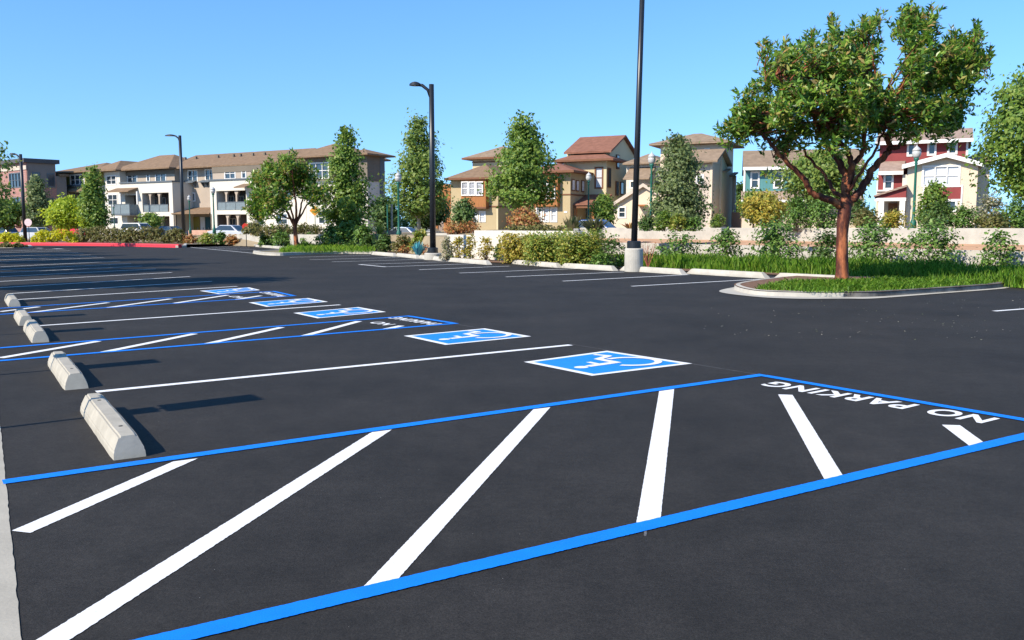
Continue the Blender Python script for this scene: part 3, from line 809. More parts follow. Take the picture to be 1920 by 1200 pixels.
def facade(fr, parent, name, material, px0, px1, pyt, D0, D1, z0, wins=(), opens=(), zt_=None, trim=None, X0=None, X1=None):
    """wall from pixel columns px0..px1 up to pixel row pyt; wins: (px0,py0,px1,py1,cols,rows[,blind]); opens: (px0,py0,px1,py1,depth)"""
    xa = fr.X(px0, D0) if X0 is None else X0; xb = fr.X(px1, D0) if X1 is None else X1
    z1 = fr.Z((px0 + px1) / 2, pyt, D0) if zt_ is None else zt_
    holes, wl = [], []
    for w_ in wins:
        a, zb = fr.hit(w_[0], (w_[1] + w_[3]) / 2, D0)[0], fr.Z((w_[0] + w_[2]) / 2, w_[1], D0)
        b, za = fr.hit(w_[2], (w_[1] + w_[3]) / 2, D0)[0], fr.Z((w_[0] + w_[2]) / 2, w_[3], D0)
        za = max(za, z0 + .05); holes.append((a, b, za, zb, .13)); wl.append((a, b, za, zb, w_))
    ol = []
    for q in opens:
        a, zb = fr.hit(q[0], (q[1] + q[3]) / 2, D0)[0], fr.Z((q[0] + q[2]) / 2, q[1], D0)
        b, za = fr.hit(q[2], (q[1] + q[3]) / 2, D0)[0], fr.Z((q[0] + q[2]) / 2, q[3], D0)
        za = max(za, z0 + .02); holes.append((a, b, za, zb, q[4])); ol.append((a, b, za, zb, q[4]))
    wo = wall_block(fr, parent, name, material, xa, xb, z0, z1, D0, D1, holes)
    for a, b, za, zb, w_ in wl:
        window(fr, parent, a, b, za, zb, D0, w_[4], w_[5], trim, blind=len(w_) > 6 and w_[6])
    return dict(X0=xa, X1=xb, z1=z1, opens=ol, wall=wo)

def hip(fr, parent, material, X0, X1, D0, D1, ze, zr, t=.16, name='roof', left=True, right=True, over=0.0):
    X0 -= over; X1 += over; D0 -= over; D1 += over
    W = fr.w; m = MB(); w_, d_ = X1 - X0, D1 - D0
    if w_ >= d_:
        k = d_ / 2; r0 = X0 + (k if left else 0); r1 = X1 - (k if right else 0); a, b = W(r0, (D0 + D1) / 2, zr), W(r1, (D0 + D1) / 2, zr)
        lo = [W(X0, D0, ze), W(X1, D0, ze), W(X1, D1, ze), W(X0, D1, ze)]; e = [W(X0, D0, ze + t), W(X1, D0, ze + t), W(X1, D1, ze + t), W(X0, D1, ze + t)]
        n = 0; m.v = lo + e + [a, b]
        m.f = [(3, 2, 1, 0), (0, 1, 5, 4), (1, 2, 6, 5), (2, 3, 7, 6), (3, 0, 4, 7), (4, 5, 9, 8), (6, 7, 8, 9), (7, 4, 8), (5, 6, 9)]
    else:
        k = w_ / 2; a, b = W((X0 + X1) / 2, D0 + k, zr), W((X0 + X1) / 2, D1 - k, zr)
        m.v = [W(X0, D0, ze), W(X1, D0, ze), W(X1, D1, ze), W(X0, D1, ze), W(X0, D0, ze + t), W(X1, D0, ze + t), W(X1, D1, ze + t), W(X0, D1, ze + t), a, b]
        m.f = [(3, 2, 1, 0), (0, 1, 5, 4), (1, 2, 6, 5), (2, 3, 7, 6), (3, 0, 4, 7), (4, 5, 8), (5, 6, 9, 8), (6, 7, 9), (7, 4, 8, 9)]
    o = m.build(name, material, parent)
    return o
def fascia(fr, roof, material, X0, X1, D0, D1, ze, h=.17, t=.03):
    m = MB(); fr.box(m, X0 - t, X1 + t, D0 - t, D0 - .002, ze - .02, ze + h - .02); fr.box(m, X1 + .002, X1 + t, D0 - .002, D1, ze - .02, ze + h - .02); fr.box(m, X0 - t, X0 - .002, D0 - .002, D1, ze - .02, ze + h - .02)
    return m.build('fascia', material, roof)
def gable_x(fr, parent, material, X0, X1, D0, D1, ze, zr, t=.16, wallmat=None, inset=.4, name='roof'):
    """ridge along X; gable ends left and right; end walls as part"""
    W = fr.w; Dm = (D0 + D1) / 2; m = MB()
    for (da, za, db, zb) in ((D0, ze, Dm, zr), (D1, ze, Dm, zr)):
        m.box8([W(X0, da, za), W(X1, da, za), W(X1, db, zb), W(X0, db, zb), W(X0, da, za + t), W(X1, da, za + t), W(X1, db, zb + t), W(X0, db, zb + t)])
    o = m.build(name, material, parent)
    if wallmat:
        g = MB(); sl = (zr - ze) / (Dm - D0)
        a, b = D0 + inset, D1 - inset
        for X in (X0 + inset, X1 - inset):
            g.quad(W(X, a, ze), W(X, b, ze), W(X, b, ze + inset * sl - .02), W(X, Dm, zr - .02), W(X, a, ze + inset * sl - .02))
        g.build('gable_wall', wallmat, parent)
    return o
def gable_d(fr, parent, material, X0, X1, D0, D1, ze, zr, t=.16, wallmat=None, inset=.35, trim=None, name='roof', Xm=None):
    """ridge along D; the gable faces the front"""
    W = fr.w; Xm = (X0 + X1) / 2 if Xm is None else Xm; m = MB()
    for xa in (X0, X1):
        m.box8([W(xa, D0, ze), W(xa, D1, ze), W(Xm, D1, zr), W(Xm, D0, zr), W(xa, D0, ze + t), W(xa, D1, ze + t), W(Xm, D1, zr + t), W(Xm, D0, zr + t)])
    o = m.build(name, material, parent)
    if trim:
        b = MB()
        for xa in (X0, X1):
            b.box8([W(xa, D0 - .06, ze - .14), W(Xm, D0 - .06, zr - .14), W(Xm, D0 - .003, zr - .14), W(xa, D0 - .003, ze - .14), W(xa, D0 - .06, ze + t + .01), W(Xm, D0 - .06, zr + t + .01), W(Xm, D0 - .003, zr + t + .01), W(xa, D0 - .003, ze + t + .01)])
        b.build('barge_board', trim, o)
    if wallmat:
        g = MB(); s0 = (zr - ze) / (Xm - X0); s1 = (zr - ze) / (X1 - Xm)
        g.quad(W(X0 + inset, D0 + inset, ze), W(X1 - inset, D0 + inset, ze), W(X1 - inset, D0 + inset, ze + s1 * inset - .02), W(Xm, D0 + inset, zr - .02), W(X0 + inset, D0 + inset, ze + s0 * inset - .02))
        g.build('gable_wall', wallmat, parent)
    return o
def shed(fr, parent, material, X0, X1, D0, D1, z0, z1, t=.12, name='porch_roof'):
    W = fr.w; m = MB().box8([W(X0, D0, z0), W(X1, D0, z0), W(X1, D1, z1), W(X0, D1, z1), W(X0, D0, z0 + t), W(X1, D0, z0 + t), W(X1, D1, z1 + t), W(X0, D1, z1 + t)])
    return m.build(name, material, parent)
def fbox(fr, parent, name, material, X0, X1, D0, D1, z0, z1):
    return fr.box(MB(), X0, X1, D0, D1, z0, z1).build(name, material, parent)

# ---------------- long apartment block
fa = Frame(620, 100, 31); zb = .15
ap = thing('apartment_building', 'long three storey white and taupe apartment block with hipped brown roof and balconies', 'building', fa.w(fa.X(350), 0, zb))
ze = fa.Z(400, 313.5, .9)
print('EAVES', [round(v, 2) for v in (fa.Z(620, 291, -2.2), fa.Z(498, 307, .9), fa.Z(342, 317, .9), fa.Z(233, 322, -.2), fa.Z(110, 319, -1.5), fa.Z(555, 297, -2.2))])
xw = lambda px, D=0: fa.X(px, D)
# left block
D = -.6
zl = fa.Z(160, 347, D)
facade(fa, ap, 'wall', M['stucco_white'], 118, 190, 347, D, 9, zb, wins=[], opens=[(128, 361, 176, 384, 1.6), (130, 392, 176, 424, 1.6)])
facade(fa, ap, 'wall', M['stucco_olive'], 117, 190.6, 300, D - .08, 8.9, zl + .003, wins=[(132, 328, 158, 346, 3, 2)], zt_=ze)
fbox(fa, ap, 'trim_band', M['slate_metal'], xw(116.5, D), xw(191, D), D - .2, D - .083, zl - .12, zl + .12)
fbox(fa, ap, 'eave_band', M['stucco_brown'], xw(117, D) - .03, xw(190.6, D) + .03, D - .12, D - .083, fa.Z(160, 326, D), ze - .01)
shed(fa, ap, M['roof_brown'], xw(118, D), xw(182, D), D - 1.1, D - .02, fa.Z(150, 360, D), fa.Z(150, 355, D) + .25)
window(fa, ap, xw(131, 1), xw(150, 1), fa.Z(140, 381, 1) , fa.Z(140, 364, 1), 1.0 - .15, 3, 1)
hip(fa, ap, M['roof_brown'], xw(105, D), xw(196, D), D - .9, 9.5, ze - .01, fa.Z(172, 305, 3))
# second white bay
facade(fa, ap, 'wall', M['stucco_white'], 190.8, 229, 305, 0, 9, zb, wins=[(200, 330, 217.5, 345.5, 2, 2), (203, 365, 220, 384.5, 2, 2), (206, 408, 222, 420, 2, 1)], zt_=ze)
hip(fa, ap, M['roof_brown'], xw(183, 0), xw(234, 0), -1.0, 9.0, ze + .02, fa.Z(222, 303, 3))
# middle block: white box with balconies, taupe upper storey set back
D = -.9
r = facade(fa, ap, 'wall', M['stucco_white'], 229, 326, 342.5, D, 6, zb, opens=[(235, 366, 258, 402, 1.4), (267, 361.5, 317, 397.5, 2.0), (267, 405.5, 318, 431, 2.0), (239, 405.5, 259, 432, 1.6)])
zm = r['z1']
fbox(fa, ap, 'parapet_cap', M['slate_metal'], r['X0'] - .1, r['X1'] + .15, D - .15, 1.0, zm + .003, zm + .16)
facade(fa, ap, 'wall', M['stucco_beige'], 229.5, 331, 310, 1.0, 9, zm - .5, wins=[(239, 324, 257, 342, 2, 2), (275.5, 322.5, 280.5, 340, 1, 2), (292, 321, 311, 340, 2, 2)], zt_=ze + .02)
fbox(fa, ap, 'eave_band', M['stucco_brown'], xw(229.5, 1) - .03, xw(331, 1) + .03, .93, .997, fa.Z(280, 328, 1), ze + .01)
hip(fa, ap, M['roof_brown'], xw(227, 1), xw(336, 1), -.2, 8.6, ze + .05, fa.Z(298, 291.5, 4.2))
shed(fa, ap, M['roof_brown'], xw(222, D), xw(262, D), D - 1.5, D - .01, fa.Z(240, 361, D), fa.Z(240, 354, D))
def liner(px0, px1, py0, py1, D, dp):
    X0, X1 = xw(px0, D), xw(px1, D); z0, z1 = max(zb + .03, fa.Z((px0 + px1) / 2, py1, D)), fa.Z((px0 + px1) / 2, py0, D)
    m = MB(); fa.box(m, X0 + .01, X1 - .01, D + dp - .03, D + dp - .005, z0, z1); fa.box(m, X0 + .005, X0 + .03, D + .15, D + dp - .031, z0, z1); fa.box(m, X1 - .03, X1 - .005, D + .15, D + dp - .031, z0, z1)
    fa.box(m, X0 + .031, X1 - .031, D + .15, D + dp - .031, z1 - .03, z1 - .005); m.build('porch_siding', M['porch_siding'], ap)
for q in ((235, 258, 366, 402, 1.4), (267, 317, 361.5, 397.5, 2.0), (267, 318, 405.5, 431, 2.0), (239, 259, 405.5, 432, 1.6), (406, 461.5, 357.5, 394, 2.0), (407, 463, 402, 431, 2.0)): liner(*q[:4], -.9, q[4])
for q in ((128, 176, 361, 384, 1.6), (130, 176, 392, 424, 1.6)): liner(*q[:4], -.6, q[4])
def balcony(px0, px1, pyt, pyb, D, out, slab=True, posts=()):
    X0, X1 = xw(px0, D), xw(px1, D); z0 = fa.Z((px0 + px1) / 2, pyb, D); z1 = fa.Z((px0 + px1) / 2, pyt, D)
    b = MB(); fa.box(b, X0, X1, D - out, D - out + .04, z0, z1)
    if out > .5: fa.box(b, X0, X0 + .04, D - out + .04, D - .01, z0, z1); fa.box(b, X1 - .04, X1, D - out + .04, D - .01, z0, z1)
    o = b.build('balcony_railing', M['balcony_mesh'], ap)
    c = MB(); fa.box(c, X0 - .03, X1 + .03, D - out - .03, D - out + .07, z1, z1 + .08)
    n = max(2, int((X1 - X0) / 1.6))
    for i in range(n + 1):
        x = X0 + (X1 - X0) * i / n; fa.box(c, x - .03, x + .03, D - out - .025, D - out - .002, z0, z1)
    c.build('rail', M['slate_metal'], o)
    if slab: fbox(fa, ap, 'balcony_slab', M['slate_metal'], X0 - .05, X1 + .05, D - out - .05, D - .01, z0 - .22, z0 - .003)
balcony(227, 261, 384, 401, D, 1.3)
for px in (228, 259.5): fbox(fa, ap, 'porch_post', M['white_trim'], xw(px, D - 1.2) - .09, xw(px, D - 1.2) + .09, D - 1.25, D - 1.07, fa.Z(px, 384, D), fa.Z(px, 360, D))
balcony(268, 316.5, 384.5, 397, D + .15, .0, slab=False)
def col(px, pyt, pyb, D):
    x = xw(px, D); z0, z1 = fa.Z(px, pyb, D), fa.Z(px, pyt, D); m = MB()
    fa.box(m, x - .13, x + .13, D, D + .26, max(z0, zb), z1 - .5)
    a = [fa.w(x - .13, D, z1 - .5), fa.w(x + .13, D, z1 - .5), fa.w(x + .13, D + .26, z1 - .5), fa.w(x - .13, D + .26, z1 - .5)]
    b_ = [fa.w(x - .36, D, z1), fa.w(x + .36, D, z1), fa.w(x + .36, D + .26, z1), fa.w(x - .36, D + .26, z1)]
    m.box8(a + b_); m.build('column', M['stucco_beige'], ap)
for px in (283.5, 300.5): col(px, 361.6, 397, D + .2)
for px in (285, 303): col(px, 405.6, 432, D + .2)
for px0, px1, py0, py1 in ((270, 281, 371, 396), (287, 298, 371, 396), (304, 314, 371, 396), (270, 283, 412, 430), (288, 301, 412, 430)):
    window(fa, ap, xw(px0, D + 2), xw(px1, D + 2), fa.Z(px0, py1, D + 2), fa.Z(px0, py0, D + 2), D + 1.88, 2, 1, M['stucco_beige'], .05)
# recess with awnings and entrance porch
D = 2.2
facade(fa, ap, 'wall', M['stucco_beige'], 326.5, 398, 305, D, 9, zb, wins=[(353, 320, 370, 340, 2, 2), (385.5, 318.5, 401, 337.5, 2, 2), (360, 362.5, 365.5, 376.5, 1, 1)], zt_=ze + .03, X1=xw(402, D))
for a, b, c in ((346, 373, 342.5), (383, 403, 341)):
    q = shed(fa, ap, M['slate_metal'], xw(a, D), xw(b, D), D - .75, D - .01, fa.Z(a, c + 1.5, D), fa.Z(a, c - 1, D) + .12, .06, 'awning')
    for t_ in (.12, .5, .88):
        x = xw(a, D) + (xw(b, D) - xw(a, D)) * t_; z = fa.Z(a, c, D)
        MB().box8([fa.w(x - .04, D - .6, z - .02), fa.w(x + .04, D - .6, z - .02), fa.w(x + .04, D - .02, z - .75), fa.w(x - .04, D - .02, z - .75), fa.w(x - .04, D - .6, z + .05), fa.w(x + .04, D - .6, z + .05), fa.w(x + .04, D - .02, z + .05), fa.w(x - .04, D - .02, z + .05)]).build('bracket', M['slate_metal'], q)
shed(fa, ap, M['roof_brown'], xw(328, -.5), xw(399, -.5), -1.0, D - .01, fa.Z(362, 401.5, -.5), fa.Z(362, 391, D))
for px0, px1, mt in ((340, 349, 'door_olive'), (350, 358, 'door_teal'), (361, 375, 'door_olive'), (377, 385, 'white_trim'), (386, 395, 'door_teal')):
    dr = fbox(fa, ap, 'door', M[mt], xw(px0, D), xw(px1, D), D - .08, D - .002, zb, fa.Z(px0, 407, D))
    fbox(fa, dr, 'door_handle', M['grey_metal'], xw(px1, D) - .3, xw(px1, D) - .22, D - .16, D - .082, zb + 1.0, zb + 1.25)
for px in (330, 346, 398): fbox(fa, ap, 'porch_post', M['stucco_brown'], xw(px, -.8) - .1, xw(px, -.8) + .1, -.9, -.7, zb, fa.Z(362, 402, -.5))
hip(fa, ap, M['roof_brown'], xw(318, 2), xw(610, 2), .9, 12.5, ze + .03, fa.Z(500, 283, 6.7), left=False)
# second white box
D = -.9
r = facade(fa, ap, 'wall', M['stucco_white'], 396, 478, 337.5, D, 6, zb, opens=[(406, 357.5, 461.5, 394, 2.0), (407, 402, 463, 431, 2.0)])
zm = r['z1']
fbox(fa, ap, 'parapet_cap', M['slate_metal'], r['X0'] - .1, r['X1'] + .15, D - .15, 1.0, zm + .003, zm + .16)
facade(fa, ap, 'wall', M['stucco_beige'], 402, 575, 300, 1.0, 9, zm - .5, wins=[(422, 315.5, 441, 335, 2, 2), (454, 314, 461, 334, 1, 2), (481, 312, 500, 331, 2, 2)], zt_=ze + .06)
fbox(fa, ap, 'eave_band', M['stucco_brown'], xw(402, 1) - .03, xw(575, 1), .93, .997, fa.Z(450, 322, 1), ze + .01)
balcony(407, 461, 379.5, 393.5, D + .15, .0, slab=False)
for px in (426, 445): col(px, 357.6, 394, D + .2)
for px in (427, 446): col(px, 402.2, 432, D + .2)
for px0, px1, py0, py1 in ((410, 422, 368, 393), (430, 442, 368, 393), (449, 460, 368, 393), (411, 424, 410, 431), (431, 444, 410, 431)):
    window(fa, ap, xw(px0, D + 2), xw(px1, D + 2), fa.Z(px0, py1, D + 2), fa.Z(px0, py0, D + 2), D + 1.88, 2, 1, M['stucco_beige'], .05)
shed(fa, ap, M['roof_brown'], xw(459, D), xw(480, D), D - 1.5, D - .01, fa.Z(470, 353, D), fa.Z(470, 346, D))
facade(fa, ap, 'wall', M['stucco_white'], 478.5, 575, 331, -.2, 8, zb, wins=[(518, 401, 539, 420, 2, 2), (527, 358, 548, 378, 2, 2), (480, 402, 496, 420, 2, 2)], zt_=zm + .2)
# right block
D = -1.2
ze2 = fa.Z(610, 293.5, D - 1.0); zr_ = fa.Z(600, 342, D); dE = fa.side_hit(723, 425, xw(690, D))[0]
facade(fa, ap, 'wall', M['stucco_white'], 575.5, 690, 342, D, dE, zb, wins=[(598, 396, 621, 419, 2, 2), (556 + 22, 360, 596, 379, 2, 2), (640, 396, 662, 418, 2, 2)], zt_=zr_)
facade(fa, ap, 'wall', M['stucco_brown'], 575.5, 690.5, 300, D - .06, dE - .1, zr_ + .003, wins=[(581, 306, 616, 334, 3, 2), (640, 303, 664, 331, 2, 2)], zt_=ze2)
fbox(fa, ap, 'trim_band', M['slate_metal'], xw(575, D), xw(691, D), D - .18, D - .063, zr_ - .1, zr_ + .12)
X1 = xw(690, D)
fbox(fa, ap, 'corner_panel', M['slate_metal'], X1 + .004, X1 + .12, dE - .9, dE - .25, zb, ze + .28)
hip(fa, ap, M['roof_brown'], xw(553, D), xw(646, D), D - 1.0, 7.0, ze2, fa.Z(597, 273, 2.5))
hip(fa, ap, M['roof_brown'], xw(640, D), X1 + .9, D - .97, dE + .8, ze2 - .02, fa.Z(665, 284, 2.0))
rn = random.Random(5)
for px in (352, 372, 413, 442, 455, 478, 500, 545):
    X = fa.X(px, 4.6); z = ze + (fa.Z(500, 283, 6.7) - ze) * .64; fbox(fa, ap, 'roof_vent', M['stucco_brown'], X - .13, X + .13, 4.5, 4.75, z - .3, z + .4)

# ---------------- brick building at the far left
fb = Frame(55.6, 118, 40); dS = fb.side_hit(105, 310, 0)[0]; dW = fb.side_hit(124, 330, 0)[0]; bk = thing('brick_building', 'flat roofed red brick building at the far left edge', 'building', fb.w(-4, 0, 0))
zt1 = fb.Z(55.6, 304, 0)
facade(fb, bk, 'wall', M['brick'], -60, 55.6, 304, 0, dS - .1, 0, wins=[(18, 325, 41, 351, 4, 2), (21, 371, 39, 389, 3, 1), (-40, 325, -10, 351, 4, 2)], opens=[(30, 406, 52, 428, .6)], zt_=zt1, trim=M['slate_metal'])
X1 = 0.0
fbox(fb, bk, 'cornice', M['cornice'], fb.X(-60) - .3,   .45, -.45, dS + .3, zt1 + .003, zt1 + .55)
fbox(fb, bk, 'cornice_band', M['stucco_tan'], fb.X(-60) - .1, .1, -.1, -.003, zt1 - .9, zt1 - .35)
s = fbox(fb, bk, 'side_cladding', M['brick_grey'], .003, .09,   .1, dS - .2, fb.side_hit(75, 352, 0)[1], zt1 - .02)
for px, py0, py1 in ((68, 323, 341), (96, 325, 351), (95, 372, 395)):
    d0, z0 = fb.side_hit(px, py1, 0); d1, z1 = fb.side_hit(px, py0, 0)
    w_ = fb.box(MB(), .05, .14, d0 - .5, d0 + .5, z0, z1).build('window', M['slate_metal'], bk)
    fb.box(MB(), .13, .15, d0 - .42, d0 + .42, z0 + .1, z1 - .1).build('pane', M['glass'], w_)
fbox(fb, bk, 'awning', M['brown_trim'], fb.X(34), fb.X(56), -1.2, -.02, fb.Z(44, 403, 0), fb.Z(44, 400, 0))
s = fbox(fb, bk, 'rear_wing', M['brick_grey'], -5, -.01, dS - .09, dW, 0, zt1 - 1.6)
fbox(fb, bk, 'wing_roof', M['roof_brown'],   -5, .25, dS + .32, dW + .3, zt1 - 1.597, zt1 - 1.3)

# ---------------- house 1: ochre house with the wooden bay
f1 = Frame(900, 92, 25); zb = .9
h1 = thing('ochre_house', 'ochre two storey house with orange wooden bay window and brown hipped roof', 'house', f1.w(0, 0, zb))
r = facade(f1, h1, 'wall', M['stucco_ochre'], 846, 934, 336, 0, 8, zb, wins=[(886.5, 399, 895, 415, 1, 2, True), (899.5, 397.5, 909.5, 415, 1, 2, True)])
x = lambda px, D=0: f1.X(px, D)
z1 = r['z1']
rf = hip(f1, h1, M['roof_brown'], x(842), r['X1'] + .6, -.9, 8.8, z1 - .05, f1.Z(905, 310, 3.5)); fascia(f1, rf, M['brown_trim'], x(842), r['X1'] + .6, -.9, 8.8, z1 - .05, .2)
bay0, bay1 = x(865, -.7), x(911, -.7)
zb0, zb1 = f1.Z(888, 388, -.7), z1 - .08
fbox(f1, h1, 'bay', M['orange_wood'], bay0, bay1, -.7, -.003, zb0, zb1)
for a, b in ((867, 878), (880.5, 891.5), (894, 905.5)): window(f1, h1, x(a, -.7), x(b, -.7), f1.Z(a, 366, -.7), f1.Z(a, 341.5, -.7), -.76, 1, 2, blind=True, tw=.06)
fbox(f1, h1, 'bay_base', M['brown_trim'], bay0 - .06, bay1 + .06, -.78, -.003, zb0 - .18, zb0 - .003)
fbox(f1, h1, 'trim_band', M['brown_trim'], x(914), r['X1'] + .05, -.05, -.003, f1.Z(925, 388.5), f1.Z(925, 386))
fbox(f1, h1, 'trim_band', M['brown_trim'], r['X1'] + .003, r['X1'] + .06, -.05, 8, f1.Z(925, 388.5), f1.Z(925, 386))
fbox(f1, h1, 'corner_board', M['stucco_yellow'], r['X1'] - .16, r['X1'] + .02, -.06, -.003, zb, f1.Z(925, 389))
# entry porch with balcony above, left of the front
D = .4
fbox(f1, h1, 'porch_wall', M['orange_wood'], x(812, D + 2), x(845.5, D + 2), D + 2, D + 8, zb, z1 - .3)
fbox(f1, h1, 'balcony_floor', M['orange_wood'], x(816, D), x(845.5, D), D, D + 2.0, f1.Z(830, 393, D), f1.Z(830, 387, D))
m = MB(); 
for i in range(12):
    xx = x(818, D) + (x(845, D) - x(818, D)) * i / 11; f1.box(m, xx - .03, xx + .03, D + .03, D + .1, f1.Z(830, 386.9, D), f1.Z(830, 372, D))
f1.box(m, x(817, D), x(845.3, D), D, D + .13, f1.Z(830, 372, D), f1.Z(830, 370.5, D)); m.build('balcony_railing', M['orange_wood'], h1)
for px in (818.5, 834, 844): fbox(f1, h1, 'porch_post', M['orange_wood'], x(px, D) - .12, x(px, D) + .12, D + .02, D + .26, zb, f1.Z(830, 393.1, D))
dr = fbox(f1, h1, 'door', M['wood_fence'], x(822, D + 2), x(833, D + 2), D + 1.9, D + 1.998, zb, zb + 2.2); fbox(f1, dr, 'door_handle', M['grey_metal'], x(832, D + 2) - .1, x(832, D + 2), D + 1.8, D + 1.9, zb + 1, zb + 1.15)
# rear tower of house 1
D = 6.5
xa, xb = x(886.5, D), x(962, D); zt2 = f1.Z(900, 299, D)
fbox(f1, h1, 'tower_wall', M['stucco_yellow'], xa, xb, D, D + 6, z1 - .5, zt2)
fbox(f1, h1, 'trim_band', M['brown_trim'], xa - .04, xb + .04, D - .05, D - .003, f1.Z(900, 305, D), f1.Z(900, 303, D))
rf = hip(f1, h1, M['roof_tan'], xa - .9, xb + .9, D - .8, D + 6.8, zt2 + .002, zt2 + 1.6); fascia(f1, rf, M['brown_trim'], xa - .9, xb + .9, D - .8, D + 6.8, zt2 + .002, .2)

# ---------------- house 2: yellow house with tower
f2 = Frame(1069, 85, 27); zb = 1.0
h2 = thing('yellow_house', 'pale yellow house with three storey tower and red tiled roofs', 'house', f2.w(0, 0, zb))
x = lambda px, D=0: f2.X(px, D)
r = facade(f2, h2, 'wall', M['stucco_ochre'], 985, 1069, 324, 0, 4.0, zb, wins=[(1006, 391, 1015, 415.5, 1, 2, True), (1019.5, 390.5, 1029, 415, 1, 2, True), (1033.5, 390, 1043.5, 415, 1, 2, True)])
z1 = r['z1']
rf = hip(f2, h2, M['roof_red'], x(978), r['X1'] + .7, -.9, 5.8, z1 - .05, f2.Z(1030, 307, 2.5)); fascia(f2, rf, M['brown_trim'], x(978), r['X1'] + .7, -.9, 5.8, z1 - .05, .2)
fbox(f2, h2, 'trim_band', M['brown_trim'], x(1046), .06, -.05, -.003, f2.Z(1060, 366), f2.Z(1060, 363.5))
fbox(f2, h2, 'trim_band', M['brown_trim'], .003, .06, -.05, 3.9, f2.Z(1060, 366), f2.Z(1060, 363.5))
fbox(f2, h2, 'bay', M['orange_wood'], x(1000, -.6), x(1045, -.6), -.6, -.003, f2.Z(1020, 387, -.6), z1 - .1)
for a, b in ((1004, 1013), (1016, 1026), (1029, 1040)): window(f2, h2, x(a, -.6), x(b, -.6), f2.Z(a, 372, -.6), f2.Z(a, 345, -.6), -.66, 1, 2, blind=True, tw=.06)
for px, a, b in ((1074, 336, 358), (1082, 338, 359), (1092, 338, 360)):
    d0, z0 = f2.side_hit(px, b, 0); d1, zz = f2.side_hit(px, a, 0)
    w_ = f2.box(MB(), .003, .08, d0 - .35, d0 + .35, z0, zz).build('window', M['brown_trim'], h2); f2.box(MB(), .07, .09, d0 - .25, d0 + .25, z0 + .1, zz - .1).build('pane', M['glass_blind'], w_)
# tower
D = 4.0
xa, xb = x(1056, D), x(1136, D); zt2 = f2.Z(1100, 303, D)
facade(f2, h2, 'tower_wall', M['stucco_yellow'], 1056, 1136, 303, D, 12, zb, wins=[(1116.5, 314.5, 1129.5, 352, 1, 2, True)], trim=M['brown_trim'])
rf = hip(f2, h2, M['roof_red'], xa - .8, xb + 1.0, D - .9, D + 3.4, zt2 + .002, f2.Z(1100, 285, D + 1), name='roof'); fascia(f2, rf, M['brown_trim'], xa - .8, xb + 1.0, D - .9, D + 3.4, zt2 + .002, .2)
zt3 = f2.Z(1100, 288.5, D + 1); zr3 = f2.Z(1120, 259, D + 4.5)
fbox(f2, h2, 'upper_wall', M['stucco_yellow'], x(1062, D + 1), xb - .02, D + 1.0, D + 8, zt2 - .3, zt3 + .2)
rf = gable_x(f2, h2, M['roof_red'], x(1057, D + .4), xb + .35, D + .3, D + 8.7, zt3, zr3, .18, M['stucco_yellow'], .36)
D0 = D
for px, a, b in ((1157.5, 290, 317), (1156, 340, 367), (1165, 341, 365), (1141.5, 315, 352)):
    d0, z0 = f2.side_hit(px, b, xb); d1, zz = f2.side_hit(px, a, xb)
    w_ = f2.box(MB(), xb + .003, xb + .09, d0 - .42, d0 + .42, z0, zz).build('window', M['brown_trim'], h2); f2.box(MB(), xb + .08, xb + .10, d0 - .3, d0 + .3, z0 + .1, zz - .1).build('pane', M['glass'], w_)
# porch of the tower
shed(f2, h2, M['roof_red'], x(1077, 1.2), x(1128, 1.2), .6, D - .01, f2.Z(1100, 385, .6), f2.Z(1100, 367, D))
fbox(f2, h2, 'porch_beam', M['brown_trim'], x(1077, 1.2), x(1128, 1.2), .7, .95, f2.Z(1100, 390, .6), f2.Z(1100, 385, .6))
for px in (1079, 1112, 1126): fbox(f2, h2, 'porch_post', M['orange_wood'], x(px, .8) - .12, x(px, .8) + .12, .7, .94, zb, f2.Z(1100, 390.1, .6))
dr = fbox(f2, h2, 'door', M['door_teal'], x(1086, D), x(1100, D), D - .1, D - .003, zb, zb + 2.4); fbox(f2, dr, 'door_handle', M['grey_metal'], x(1099, D) - .12, x(1099, D), D - .18, D - .103, zb + 1, zb + 1.15)
m = MB(); fr_txt = None
fbox(f2, h2, 'house_number_plate', M['white_trim'], x(1057.5), x(1063.5), -.04, -.003, f2.Z(1060, 399), f2.Z(1060, 396))

# ---------------- house 3: small cream cottage behind the tall pole
f3 = Frame(1170, 80, 25); zb = 1.1
h3 = thing('cream_cottage', 'small cream gabled cottage behind the tall black lamp pole', 'house', f3.w(0, 0, zb))
x = lambda px, D=0: f3.X(px, D)
r = facade(f3, h3, 'wall', M['stucco_cream'], 1146, 1262, 386, 0, 6, zb, wins=[(1160.5, 388.5, 1172.5, 407.5, 1, 2)])
gable_d(f3, h3, M['roof_tan'], x(1140), x(1276), -.35, 6.5, r['z1'] - .18, f3.Z(1208, 347.5, 0), .16, M['stucco_cream'], .345, M['stucco_tan'])
fbox(f3, h3, 'porch_beam', M['orange_wood'], x(1198), x(1214), -.9, -.003, f3.Z(1205, 387), f3.Z(1205, 384))
D = 7
z2 = f3.Z(1200, 309, D)
facade(f3, h3, 'upper_wall', M['stucco_white'], 1173, 1240, 309, D, 14, zb, wins=[(1182, 340, 1189, 352, 1, 1)], zt_=z2)
hip(f3, h3, M['roof_tan'], x(1170, D), x(1245, D), D - .7, 15, z2 + .003, f3.Z(1200, 293, D + 4))
shed(f3, h3, M['roof_tan'], x(1174, D - 1), x(1222, D - 1), D - 2.2, D - .02, f3.Z(1200, 338, D - 1), f3.Z(1200, 316, D))

